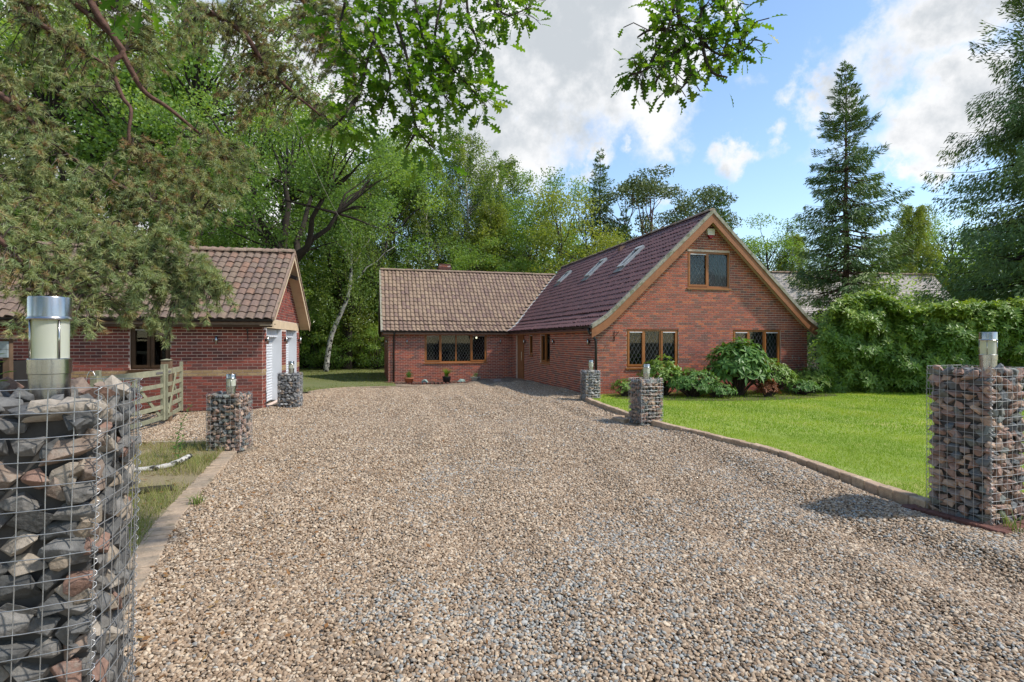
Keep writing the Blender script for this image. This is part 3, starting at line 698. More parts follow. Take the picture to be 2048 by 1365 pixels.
def tile_mesh(mat, w=.19, L=.33, amp=.02):
    m = MB(); n = 7; xs = [i/(n-1) for i in range(n)]
    prof = [amp*math.sin(2*PI*(x-.08))+amp*.35*math.sin(4*PI*x) for x in xs]
    top = [(x*w, 0, .034+p) for x, p in zip(xs, prof)]+[(x*w, L, .006+p) for x, p in zip(xs, prof)]
    low = [(x*w, 0, .012+p) for x, p in zip(xs, prof)]
    fs = [(i, i+1, n+i+1, n+i) for i in range(n-1)]+[(2*n+i, 2*n+i+1, i+1, i) for i in range(n-1)]
    fs += [(0, n, 2*n), (n-1, 3*n-1, 2*n-1)]
    m.add(top+low, fs); me = m.mesh('tile'); me.materials.append(MATS[mat]); return me
class Tiles:
    def __init__(s, root): s.root = root; s.q = []
    def slope(s, roof, mat, E, X, D, prof, length, keep=lambda x, d: True, w=.19, ex=.28):
        """E start of eave, X along eave, D horizontal into the roof, prof [(d,z)...]"""
        me = tile_mesh(mat, w); X = Vector(X); D = Vector(D); E = Vector(E)
        pts = [Vector((d, z)) for d, z in prof]; seg = [(b-a).length for a, b in zip(pts[:-1], pts[1:])]; tot = sum(seg); a = 0
        while a < tot-.1:
            r = a; i = 0
            while i < len(seg)-1 and r > seg[i]: r -= seg[i]; i += 1
            p = pts[i].lerp(pts[i+1], r/seg[i]); dd = (pts[i+1]-pts[i]).normalized()
            up = D*dd.x+Vector((0, 0, dd.y)); nn = X.cross(up)
            for k in range(int(length/w)):
                x = k*w
                if not keep(x+w/2, p.x): continue
                c = E+X*x+D*p.x+Vector((0, 0, p.y))
                j = Vector((random.gauss(0, .003), random.gauss(0, .007), random.gauss(0, .004)))
                M = Matrix(((X.x, up.x, nn.x, c.x), (X.y, up.y, nn.y, c.y), (X.z, up.z, nn.z, c.z), (0, 0, 0, 1))) @ Matrix.Translation(j) @ Matrix.Rotation(random.gauss(0, .018), 4, 'Z')
                s.q.append((roof, me, M, nn, mat))
            a += ex
    def finish(s, limit=300):
        W = s.root.matrix_world; cp = camo.location
        def sc(q):
            p = W @ q[2].translation; n = W.to_3x3() @ q[3]; d = cp-p; x = 1024+p.x/p.y*F
            return max(0, n.dot(d.normalized()))/d.length_squared if 250 < x < 2048 else 0
        s.q.sort(key=sc, reverse=True); mass = {}
        for roof, me, M, nn, mat in s.q[:limit]:
            o = link('tile', me, roof); o.matrix_local = M
        for roof, me, M, nn, mat in s.q[limit:]:
            mb = mass.setdefault(mat, MB()); mb.add([M @ v.co for v in me.vertices], [tuple(p.vertices) for p in me.polygons])
        for mat, mb in mass.items(): mb.obj('tiling', mat, s.root)['kind'] = 'stuff'
def strip(prof, o0, o1):
    """closed polygon between profile shifted down by o0 and o1 (vertical)"""
    return [(a, b-o0) for a, b in prof]+[(a, b-o1) for a, b in reversed(prof)]
def gutter(mb, a, b, r=.055):
    a = Vector(a); b = Vector(b); t = (b-a).normalized(); s = t.cross(Vector((0, 0, 1)))
    n = 8; vs = []
    for p in (a, b):
        for k in range(n+1): vs.append(p+s*r*math.cos(PI*k/n)-Vector((0, 0, 1))*r*math.sin(PI*k/n))
    mb.add(vs, [(k, k+1, n+2+k, n+1+k) for k in range(n)])
    mb.add([a+s*r, a-s*r, b-s*r, b+s*r], [(0, 1, 2, 3)])
    for p in (a, b): mb.add([p+s*r*math.cos(PI*k/n)-Vector((0, 0, 1))*r*math.sin(PI*k/n) for k in range(n+1)], [tuple(range(n+1))])
def ridge_tiles(root, a, b, mat='ridge_tile', r=.11, L=.42):
    a = Vector(a); b = Vector(b); n = max(1, round((b-a).length/L)); m = MB(); k = 8
    d = (b-a)/n; s = d.normalized().cross(Vector((0, 0, 1)))
    for q, (ra, rb) in enumerate(((r, r*.94),)):
        vs = []
        for p, rr in ((Vector(), ra), (d*1.02, rb)):
            for i in range(k+1): vs.append(p+s*rr*math.cos(PI*i/k)+Vector((0, 0, 1))*rr*.85*math.sin(PI*i/k))
        m.add(vs, [(i, i+1, k+2+i, k+1+i) for i in range(k)])
        m.add([vs[i] for i in range(k+1)], [tuple(range(k+1))]); m.add([vs[k+1+i] for i in range(k+1)], [tuple(range(k+1))])
    me = m.mesh('ridge_tile', False); me.materials.append(MATS[mat])
    for i in range(n):
        o = link('ridge_tile', me, root); o.location = a+d*i+Vector((0, 0, random.gauss(0, .004)))

# ------------------------------------------------------------------ the bungalow (local x along the gable, y into the plot)
house = empty('house', HA, HPHI, label='red brick bungalow with plum tiled gable wing and lower tan tiled wing', cat='house')
bpy.context.view_layer.update()
BZ = -.3; SL = .93
RP = [(-.25, 2.12), (0, 2.265), (.25, 2.435), (.5, 2.655), (3.83, 2.42+3.58*SL)]; RZ = RP[-1][1]
PR = RP+[(7.66-a, b) for a, b in reversed(RP[:-1])]
TW = 9.88; LE = 9.63
LP = [(LE+.25+a, b) for a, b in RP[:-1]]+[(13.2, 2.42+(13.2-LE-.5)*SL)]; LZ = LP[-1][1]
LPR = LP+[(26.4-a, b) for a, b in reversed(LP[:-1])]
def gl(v): return 0.0 if v < 2.25 else max(0.0, .25+(v-2.42+.12)/SL)
def grr(v): return 7.65 if v < 2.25 else min(7.65, 7.41-(v-2.42+.12)/SL)
mas = Masonry(house, 'brick', 'mortar')
GW = [(1.02, 2.80, .85, 2.03), (4.77, 6.60, .85, 2.03), (3.12, 4.66, 3.36, 4.51)]
X_, Y_ = (1, 0, 0), (0, 1, 0)
mas.wall((0, 0, 0), X_, (0, -1, 0), gl, grr, BZ, RZ-.2, GW, [2.25, 2.3, 2.6, 3.0, 4.8, 5.2])
SW = [(-9.2, -7.85, -.12, 2.0), (-7.08, -6.55, 1.08, 1.99), (-5.48, -4.3, .82, 1.99)]
mas.wall((0, 0, 0), (0, -1, 0), (-1, 0, 0), lambda v: -TW, lambda v: 0, BZ, 2.05, SW)
LW = [(-4.16, -1.24, .68, 1.99)]
mas.wall((0, TW, 0), X_, (0, -1, 0), lambda v: -5.75, lambda v: 0, BZ, 2.05, LW)
def lgl(v): return -16.5 if v < 2.2 else min(-13.2, -(16.27-(v-2.3)/SL))
def lgr(v): return -TW if v < 2.2 else max(-13.2, -(10.13+(v-2.3)/SL))
mas.wall((-5.75, 0, 0), (0, -1, 0), (-1, 0, 0), lgl, lgr, BZ, LZ-.2, [], [2.2, 2.5, 3])
mas.finish(lambda p: (p.y < .1 and p.x > 1.3 and p.z < .9) or p.z < 0)
m = MB()                                             # plain walls away from the camera
m.bx(7.55, 7.64, .02, 13.2, BZ, 2.3); m.bx(0, 7.6, 13.15, 13.25, BZ, 2.3); m.bx(-5.7, 0, 16.4, 16.5, BZ, 2.3)
m.obj('rear_wall', 'mortar', house)
m = MB(); m.bx(.2, 7.5, 3.4, 3.5, -.1, 2.15); m.bx(2.6, 5.0, 3.4, 3.5, 2.28, 4.4); m.bx(.1, 7.5, .2, 13, -.12, -.08); m.bx(.1, 7.5, .2, 13, 2.2, 2.28); m.bx(-5.6, .1, 13.6, 13.7, -.1, 2.15); m.bx(2.6, 2.7, 3.5, 13, 0, 2.2)
m.bx(-5.6, .1, 10.1, 13.6, -.12, -.08); m.bx(-5.6, .1, 10.1, 13.6, 2.16, 2.2)
m.obj('interior_wall', 'interior', house)
# roofs
m = MB(); m.prism([(a, -.26, b-.035) for a, b in PR]+[(a, -.26, b-.14) for a, b in reversed(PR)], (0, 13.8, 0))
roof = m.obj('roof', 'tile_plum', house); roof['label'] = 'plum tiled roof of the tall gable wing'
m = MB(); L2 = [(a, b) for a, b in LPR]
m.prism([(-6.0, a, b-.035) for a, b in L2]+[(-6.0, a, b-.14) for a, b in reversed(L2)], (6.0, 0, 0))
tri = lambda x, off: [(x, a, b-off) for a, b in L2]
pts = [(0, LE+.5, 2.42-.035), (0, 13.2, LZ-.035), (3.3, 13.2, LZ-.035), (.25, LE+.5, 2.42-.035)]
m.add([(0, LE, 2.10-.035), (-.25, LE, 2.10-.035), (.25, LE+.5, 2.42-.035), (0, LE+.5, 2.42-.035)], [(0, 1, 2, 3)])
m.add(pts, [(0, 1, 2, 3)])
m.add([(0, 16.27, 2.385), (0, 13.2, LZ-.035), (3.3, 13.2, LZ-.035), (.25, 16.27, 2.385)], [(0, 3, 2, 1)])
lroof = m.obj('roof', 'tile_tan', house); lroof['label'] = 'tan lichen covered roof of the lower wing'
tl = Tiles(house)
# left slope of gable wing: eave runs along y; valley where y > LE + d
tl.slope(roof, 'tile_plum', (0, 13.5, 0), (0, -1, 0), (1, 0, 0), RP, 13.8, lambda x, d: not (13.5-x > LE+(d+.25)+.02 and d < 13.2-LE-.25 and True) )
tl.slope(lroof, 'tile_tan', (-6.05, 0, 0), (1, 0, 0), (0, 1, 0), LP, 9.6, lambda x, d: x-6.05 < -.25+(d-LE)-.02)
tl.finish()
ridge_tiles(roof, (3.83, -.3, RZ+.0), (3.83, 13.55, RZ+.0))
ridge_tiles(lroof, (-6.05, 13.2, LZ), (3.25, 13.2, LZ))
# valley mortar
m = MB(); q = []
for d, z in ((0, 2.12), (.25, 2.265), (.5, 2.435), (.75, 2.655), (3.57, LZ)):
    q.append((Vector((-.25+d, LE+d, z+.035))))
for a, b in zip(q[:-1], q[1:]):
    w1 = Vector((.06, -.06, .012)); m.add([a-w1, a+w1*.8, b+w1*.8, b-w1], [(0, 1, 2, 3)]); m.add([a-w1-Vector((0,0,.08)), a-w1, b-w1, b-w1-Vector((0,0,.08))], [(0,1,2,3)])
    m.add([a+w1*.8-Vector((0,0,.1)), a+w1*.8, b+w1*.8, b+w1*.8-Vector((0,0,.1))], [(3,2,1,0)])
m.obj('valley', 'valley', roof)
# verge, bargeboards, fascia
m = MB(); m.prism([(a, -.345, b) for a, b in strip(PR, -.055, .075)], (0, .13, 0)); m.obj('verge', 'verge', roof)
PB = PR
for half in (PR[:5], PR[4:]):
    m = MB(); m.prism([(a, -.315, b) for a, b in strip(half, .075, .36)], (0, .03, 0)); m.obj('bargeboard', 'fascia', house)
m = MB(); m.prism([(a, -.28, b) for a, b in strip(PB, .2, .22)], (0, .28, 0)); m.obj('soffit', 'cream_board', house)
m = MB(); m.prism([(-6.1, a, b) for a, b in strip(LPR, -.045, .05)], (.1, 0, 0)); m.obj('verge', 'verge', lroof)
m = MB(); m.prism([(-6.06, a, b) for a, b in strip(LPR, .05, .3)], (.03, 0, 0)); m.obj('bargeboard', 'brown_frame', house)  # darker than the other bargeboards: shade on this end put into the colour
m = MB(); m.prism([(-6.03, a, b) for a, b in strip(LPR, .2, .22)], (.28, 0, 0)); m.obj('soffit', 'brown_frame', house)  # soffit carries the same painted-in shade
m = MB(); m.bx(-.225, -.2, -.28, LE+.02, 1.94, 2.1); m.obj('fascia', 'fascia', house)
m = MB(); m.bx(-.2, 0.02, -.28, TW, 1.965, 1.985); m.obj('eaves_soffit', 'fascia', house)
m = MB(); m.bx(-6.03, -.2, LE+.03, LE+.055, 1.94, 2.1); m.obj('fascia', 'fascia', house)
m = MB(); m.bx(-6.03, -.2, LE+.055, TW, 1.965, 1.985); m.obj('eaves_soffit', 'fascia', house)
m = MB(); gutter(m, (-.285, -.33, 2.11), (-.285, LE-.03, 2.11)); m.obj('gutter', 'black_plastic', house)
m = MB(); gutter(m, (-6.08, LE-.03, 2.11), (-.3, LE-.03, 2.11)); m.obj('gutter', 'black_plastic', house)
m = MB(); gutter(m, (7.95, -.33, 2.11), (7.95, 13, 2.11)); m.obj('gutter', 'black_plastic', house)
for i in range(12):
    m = MB(); y = .3+i*.82; m.bx(-.33, -.225, y-.015, y+.015, 2.035, 2.06); m.obj('gutter_bracket', 'black_plastic', house)
def pipe(pts, r=.036):
    m = MB(); m.tube(pts, r, 8); return m.obj('downpipe', 'black_plastic', house, True)
pipe([(-.285, -.14, 2.06), (-.285, -.14, 1.96), (-.26, -.15, 1.92), (-.08, -.16, 1.72), (-.055, -.16, 1.66), (-.055, -.16, -.1)], .04)
pipe([(-5.5, LE-.03, 2.08), (-5.5, LE-.03, 2.0), (-5.52, TW-.08, 1.86), (-5.52, TW-.06, 1.8), (-5.52, TW-.06, -.3)])
# windows
TG = frame_T((0, 0, 0), X_, (0, -1, 0)); TS = frame_T((0, 0, 0), (0, -1, 0), (-1, 0, 0)); TL = frame_T((0, TW, 0), X_, (0, -1, 0))
window(house, TG, *GW[0], [1, 1, 1], opening=(0, 2)); window(house, TG, *GW[1], [1, 1, 1], opening=(0, 2)); window(house, TG, *GW[2], [1, 1.05], opening=(0,))
window(house, TS, *SW[1], [1], opening=(0,), lattice=False); window(house, TS, *SW[2], [1, 1], opening=(0,), lattice=False)
window(house, TL, *LW[0], [1, 1, 1, 1], opening=(0, 3))
# door with side light
T = frame_T((.06, 0, 0), (0, -1, 0), (-1, 0, 0)); fr = MB()
for a, b, c, d in ((-9.2, -9.13, -.1, 2.0), (-8.27, -8.2, -.1, 2.0), (-7.92, -7.85, -.1, 2.0), (-9.13, -7.92, 1.93, 2.0), (-8.2, -7.92, -.1, .0)):
    fbox(fr, T, a, b, c, d, -.07, 0)
dr = MB(); fbox(dr, T, -9.13, -8.27, -.09, 1.93, -.05, -.01); door = dr.obj('front_door', 'fascia', house)
fr.obj('door_frame', 'oak_frame', door)
for i in range(4):
    a = MB(); fbox(a, T, -9.03+i*.185, -8.87+i*.185, .55, 1.85, -.011, .0); a.obj('door_panel', 'fascia', door)
a = MB(); fbox(a, T, -9.03, -8.33, .05, .42, -.011, .0); a.obj('door_panel', 'fascia', door)
a = MB(); a.tube([T(-8.38, .8, .04), T(-8.38, 1.2, .04)], .012, 6); a.obj('door_handle', 'steel', door)
a = MB(); fbox(a, T, -8.2, -7.92, .0, 1.93, -.04, -.034); a.obj('side_light', 'glass', door)
a = MB(); a.bx(-1.3, .02, 7.4, TW-.03, -.4, -.11); o = a.obj('doorstep', 'concrete', house)
# plinth line
a = MB(); a.bx(-.03, .0, -.0, 7.4, -.3, -.0); a.obj('plinth', 'concrete', house)
# chimney
ch = MB(); ch.bx(-2.98, -2.38, 13.9, 14.45, 3.6, 5.72); chim = ch.obj('chimney', 'mortar', lroof)
bm_ = std_brick(.215, 'brick'); r0 = 0
for i in range(20):
    for k in range(3):
        x = -2.98+.11*(i % 2)+k*.225+.11
        if x > -2.45: continue
        o = link('brick', bm_, chim); o.location = (x, 13.897, 4.3+i*.075)
c = MB(); c.bx(-3.03, -2.33, 13.85, 14.5, 5.5, 5.62); c.bx(-3.0, -2.36, 13.88, 14.47, 5.721, 5.78); c.obj('chimney_cap', 'brick_plinth', lroof)
# roof windows
def skylight(s0, s1, tc, w=.55):
    def q(s, t, h):
        z = 2.42+(s-.25)*SL; n = Vector((-SL, 0, 1)).normalized(); return Vector((s, t, z))+n*h
    def bx(m, s0, s1, t0, t1, h0, h1):
        m.add([q(s, t, h) for h in (h0, h1) for t in (t0, t1) for s in (s0, s1)], [(0,2,3,1),(4,5,7,6),(0,1,5,4),(2,6,7,3),(0,4,6,2),(1,3,7,5)])
    m = MB(); t0, t1 = tc-w/2, tc+w/2
    bx(m, s0, s0+.07, t0, t1, 0, .12); bx(m, s1-.1, s1, t0, t1, 0, .13); bx(m, s0+.07, s1-.1, t0, t0+.06, 0, .12); bx(m, s0+.07, s1-.1, t1-.06, t1, 0, .12)
    f = m.obj('roof_window', 'skylight_frame', roof)
    m = MB(); bx(m, s0+.07, s1-.1, t0+.06, t1-.06, .07, .08); m.obj('pane', 'glass', f)
    m = MB(); bx(m, s0-.18, s0, t0-.05, t1+.05, .04, .055); m.obj('flashing', 'lead', f)
    m = MB(); bx(m, s0+.07, s1-.1, t0+.06, t1-.06, .0, .02); m.obj('blind', 'interior', f)
skylight(2.5, 3.1, 10.3); skylight(2.3, 3.1, 6.15); skylight(2.27, 3.08, 2.9)
m = MB(); z = 2.42+(3.46-.25)*SL; m.prism([(3.36, 5.28, z-.1), (3.34, 5.28, z+.12), (3.6, 5.28, z+.2), (3.6, 5.28, z)], (0, .2, 0)); m.obj('vent_tile', 'tile_garage', roof)
# things on and in the house
def hp(x, y, z): return house.matrix_world @ Vector((x, y, z))
def wall_light(x, y, z, rz, M, label):
    o = empty('wall_light', M @ Vector((x, y, z)), rz, label=label, cat='wall light', group='steel tube wall lights')
    m = MB(); m.tube([(0, -.075, -.1), (0, -.075, .1)], .032, 12); m.obj('tube', 'steel', o, True)
    m = MB(); m.bx(-.025, .025, -.06, -.009, -.035, .035); m.obj('bracket', 'black_plastic', o)
    m = MB(); m.tube([(0, -.075, .1), (0, -.075, .108)], .026, 12); m.obj('lens', 'frosted', o)
    return o
HM = house.matrix_world
wall_light(-4.94, TW, 1.64, HPHI, HM, 'steel tube wall light between the downpipe and the wide leaded window')
wall_light(-.61, TW, 1.64, HPHI, HM, 'steel tube wall light right of the wide leaded window, left of the front door')
wall_light(0, 7.65, 1.64, HPHI-PI/2, HM, 'steel tube wall light right beside the front door')
wall_light(0, 3.78, 1.64, HPHI-PI/2, HM, 'steel tube wall light midway along the shaded side wall past the window')
wall_light(0, .42, 1.64, HPHI-PI/2, HM, 'steel tube wall light by the downpipe at the gable corner')
wall_light(-5.75, 10.5, 1.64, HPHI-PI/2, HM, 'steel tube wall light on the far end wall of the lower wing')
a = empty('alarm_box', hp(3.92, -.01, 5.1), HPHI, label='white alarm box with dark red base high on the gable', cat='alarm box')
m = MB(); m.prism([(-.14, 0, .14), (-.12, 0, -.06), (-.07, 0, -.11), (.07, 0, -.11), (.12, 0, -.06), (.14, 0, .14)], (0, -.08, 0)); m.obj('cover', 'white_plastic', a)
m = MB(); m.prism([(-.12, .0, -.063), (-.07, 0, -.113), (-.03, 0, -.17), (.03, 0, -.17), (.07, 0, -.113), (.12, 0, -.063)], (0, -.085, 0)); m.obj('base', 'red_plastic', a)
def bracket(M, x, y, z, rz, label):
    o = empty('basket_bracket', M @ Vector((x, y, z)), rz, label=label, cat='bracket', group='hanging basket brackets')
    m = MB(); m.tube([(0, -.015, -.2), (0, -.015, .12)], .01, 6); m.obj('back_bar', 'black_plastic', o)
    m = MB(); m.tube([(0, -.015, .06), (.02, -.1, .07), (.03, -.25, .07), (.03, -.28, .1)], .009, 6); m.tube([(0, -.015, -.15), (.01, -.06, -.04), (.025, -.2, .06)], .008, 6); m.obj('arm', 'black_plastic', o)
bracket(HM, .6, -.01, 1.86, HPHI, 'black hanging basket bracket on the gable wall between downpipe and window')
def curtain(x0, x1, y, z0, z1, mat, label, tie=0):
    n = 26; m = MB(); vs = []
    for j in range(9):
        v = j/8
        for i in range(n+1):
            u = i/n; xx = x0+(x1-x0)*u
            if tie: xx = x1-(x1-xx)*(1-.55*math.sin(min(1, (1-v)*1.3)*PI/2)*(1))
            vs.append((xx, y+.035*math.sin(u*n*1.1)*(1 if v < 1 else .8), z0+(z1-z0)*v))
    m.add(vs, [(j*(n+1)+i, j*(n+1)+i+1, (j+1)*(n+1)+i+1, (j+1)*(n+1)+i) for j in range(8) for i in range(n)])
    o = m.obj('curtain', mat, None, True); o.location = HA; o.rotation_euler = (0, 0, HPHI)
    tag(o, label, 'curtain')
curtain(3.85, 4.66, .24, 3.36, 4.55, 'curtain', 'pale green curtain gathered at the side of the upstairs gable window', 1)
curtain(2.25, 2.78, .24, .85, 2.05, 'net_curtain', 'grey net curtain in the ground floor window left of the big shrub')
curtain(6.3, 6.6, .24, .85, 2.05, 'curtain', 'pale green curtain at the edge of the window behind the big shrub')
def bulb(x, y, z, label):
    o = empty('ceiling_lamp', hp(x, y, z), 0, label=label, cat='lamp')
    m = MB(); m.lathe([(.001, .05), (.035, .04), (.05, 0), (.035, -.04), (.001, -.05)], 12); m.obj('bulb', 'lit_bulb', o, True)
    m = MB(); m.tube([(0, 0, .05), (0, 0, .25)], .006, 5); m.obj('flex', 'black_plastic', o)
bulb(1.35, .6, 1.88, 'small lit ceiling lamp seen through the gable ground floor window')
bulb(-1.55, TW+1.0, 1.83, 'small lit ceiling lamp seen through the wide leaded window')

# ------------------------------------------------------------------ garage
gar = empty('garage', GA, GPHI, label='red brick double garage with pantile roof and two white shutters', cat='garage')
bpy.context.view_layer.update(); GM = gar.matrix_world
GD = 4.94; GLn = -9.0; EZ = 2.2; GP = [(-.28, EZ), (GD/2, 4.22)]; gs = (4.22-EZ)/(GD/2+.28); GPR = GP+[(GD+.28, EZ)]
gm = Masonry(gar, 'brick_garage', 'mortar')
GWN = [(-2.9, -2.04, 1.0, 2.02)]
TGF = gm.wall((0, 0, 0), X_, (0, -1, 0), lambda v: GLn, lambda v: 0, 0, 2.12, GWN, band=(.82, .96))
D1, D2 = (.36, 2.2, 0, 2.0), (2.78, 4.5, 0, 2.0)
def ggl(v): return 0 if v < 2.1 else max(0, -.28+(v-EZ+.1)/gs)
def ggr(v): return GD if v < 2.1 else min(GD, GD+.28-(v-EZ+.1)/gs)
gm.wall((0, 0, 0), (0, 1, 0), (1, 0, 0), ggl, ggr, 0, 4.05, [D1, D2, (.1, GD-.1, 2.0, 2.23)], [2.1, 2.4, 3], band=(.82, .96))
gm.finish(lambda p: p.x < -4.2)
m = MB(); fbox(m, frame_T((0,0,0), (0,1,0), (1,0,0)), .1, GD-.1, 2.003, 2.227, -.1, .012); m.obj('lintel', 'cream_board', gar)
m = MB(); m.bx(GLn, 0, GD-.1, GD, 0, 2.2); m.bx(GLn, GLn+.1, 0, GD-.1, 0, 2.2); m.obj('rear_wall', 'mortar', gar)
m = MB(); m.prism([(GLn-.3, a, b-.04) for a, b in GPR]+[(GLn-.3, a, b-.14) for a, b in reversed(GPR)], (-GLn+.3+.26, 0, 0)); groof = m.obj('roof', 'tile_garage', gar)
tg = Tiles(gar); tg.slope(groof, 'tile_garage', (.28-45*.205, 0, 0), X_, Y_, GP, 45*.205+.01, w=.205, ex=.275); tg.finish()
ridge_tiles(groof, (GLn-.3, GD/2, 4.22), (.3, GD/2, 4.22), r=.12)
m = MB(); m.prism([(.27, a, b) for a, b in strip(GPR, -.05, .04)], (.06, 0, 0)); m.obj('verge', 'ridge_tile', groof)
for half in (GPR[:2], GPR[1:]):
    m = MB(); m.prism([(.28, a, b) for a, b in strip(half, .04, .2)], (.025, 0, 0)); m.obj('bargeboard', 'cream_board', gar)
m = MB(); m.prism([(.0, a, b) for a, b in strip(GPR, .14, .16)], (.28, 0, 0)); m.obj('soffit', 'cream_board', gar)
m = MB(); m.bx(GLn-.3, .3, -.25, -.225, EZ-.2, EZ-.03); m.obj('fascia', 'brown_frame', gar)
m = MB(); m.bx(GLn-.3, .3, -.225, 0, EZ-.13, EZ-.11); m.obj('eaves_soffit', 'brown_frame', gar)
m = MB(); gutter(m, (GLn-.3, -.31, EZ-.02), (.3, -.31, EZ-.02)); m.obj('gutter', 'black_plastic', gar)
m = MB(); gutter(m, (.3, GD+.31, EZ-.02), (GLn-.3, GD+.31, EZ-.02)); m.obj('gutter', 'black_plastic', gar)
window(gar, frame_T((0,0,0), X_, (0,-1,0)), *GWN[0], [1, 1], mat='brown_frame', opening=(0, 1), lattice=False)
m = MB(); m.bx(-4.5, -.3, 1.6, 1.7, 0, 2.1); m.obj('interior_wall', 'interior', gar)
TD = frame_T((0, 0, 0), (0, 1, 0), (1, 0, 0))
for a, b, c, d in (D1, D2):
    fr = MB(); fbox(fr, TD, a-.0, a+.05, 0, d, -.32, .003); fbox(fr, TD, b-.05, b, 0, d, -.32, .003); fbox(fr, TD, a+.05, b-.05, d-.22, d, -.32, -.12)
    dr = fr.obj('garage_door', 'white_paint', gar); dr['label'] = 'white roller shutter in a deep white frame'
    sm = MB(); h = .075
    prof = [(-.26, 0), (-.245, .012), (-.24, .037), (-.245, .062), (-.26, h-.003)]
    sm.add([TD(u, v, dd) for dd, v in prof for u in (a+.05, b-.05)], [(2*i, 2*i+1, 2*i+3, 2*i+2) for i in range(4)])
    me = sm.mesh('slat'); me.materials.append(MATS['white_paint'])
    for i in range(int((d-.22)/h)+1):
        o = link('slat', me, dr); o.location = (0, 0, .01+i*h)
# things on the garage
wall_light(-1.02, 0, 1.69, GPHI, GM, 'steel tube wall light on the garage front wall right of its window')
wall_light(0, .2, 1.69, GPHI+PI/2, GM, 'steel tube wall light at the garage corner before the first shutter')
wall_light(0, 2.5, 1.69, GPHI+PI/2, GM, 'steel tube wall light on the brick pier between the two shutters')
wall_light(0, 4.75, 1.69, GPHI+PI/2, GM, 'steel tube wall light on the far pier past the second shutter')
bracket(GM, -.33, -.01, 1.86, GPHI, 'black hanging basket bracket on the garage front wall near the corner')
fl = empty('flood_light', GM @ Vector((.02, 2.9, 3.55)), GPHI, label='black flood light under the garage gable', cat='flood light')
m = MB(); m.bx(0, .12, -.02, .02, -.02, .02); m.obj('arm', 'black_plastic', fl)
m = MB(); m.box((.2, 0, 0), (.18, .26, .1), Matrix.Rotation(.35, 3, 'Y')); m.obj('lamp_head', 'black_plastic', fl)
# low shed boarding left of the garage window
sh = empty('log_store', P(-40, 800, 9.6)*1, GPHI, label='low lean-to of grey weathered boards behind the near gabion lantern', cat='lean-to'); sh.location.z = 0
for i in range(2):
    m = MB(); m.bx(-2, .42, -.02, .02, 1.38+i*.145, 1.52+i*.145); m.obj('board', 'grey_board', sh)
for x in (-1.9, .38):
    m = MB(); m.bx(x-.05, x+.05, .02, .12, 0, 1.7); m.obj('post', 'post_wood', sh)
m = MB(); m.bx(-2.1, .5, -.1, 1.4, 1.72, 1.76); m.obj('lid', 'post_wood', sh)
m = MB(); m.bx(-2.05, .4, .15, 1.2, 0, 1.3); m.obj('infill', 'interior', sh)
# ------------------------------------------------------------------ gabions
def rock(seed, n=15, detail=True):
    rs = np.random.RandomState(seed); bm = bmesh.new()
    pts = unit(rs.normal(size=(n, 3)))*rs.uniform(.8, 1.0, (n, 1))*np.array([1, .85, .8])
    for p in pts: bm.verts.new(p)
    r = bmesh.ops.convex_hull(bm, input=bm.verts)
    bmesh.ops.delete(bm, geom=[v for v in bm.verts if not v.link_faces], context='VERTS')
    bmesh.ops.dissolve_limit(bm, angle_limit=.22, verts=bm.verts[:], edges=bm.edges[:])
    if detail: bmesh.ops.bevel(bm, geom=bm.edges[:], offset=.022, segments=1, affect='EDGES')
    bmesh.ops.triangulate(bm, faces=bm.faces[:])
    me = bpy.data.meshes.new('stone'); bm.to_mesh(me); bm.free(); return me
ROCKS = {}
for mt in ('stone_dark', 'stone_brown', 'stone_grey'):
    ROCKS[mt] = []
    for i in range(12):
        me = rock(40+i, 10+i % 5, mt != 'stone_grey'); me.materials.append(MATS[mt]); ROCKS[mt].append(me)
CELL = .075
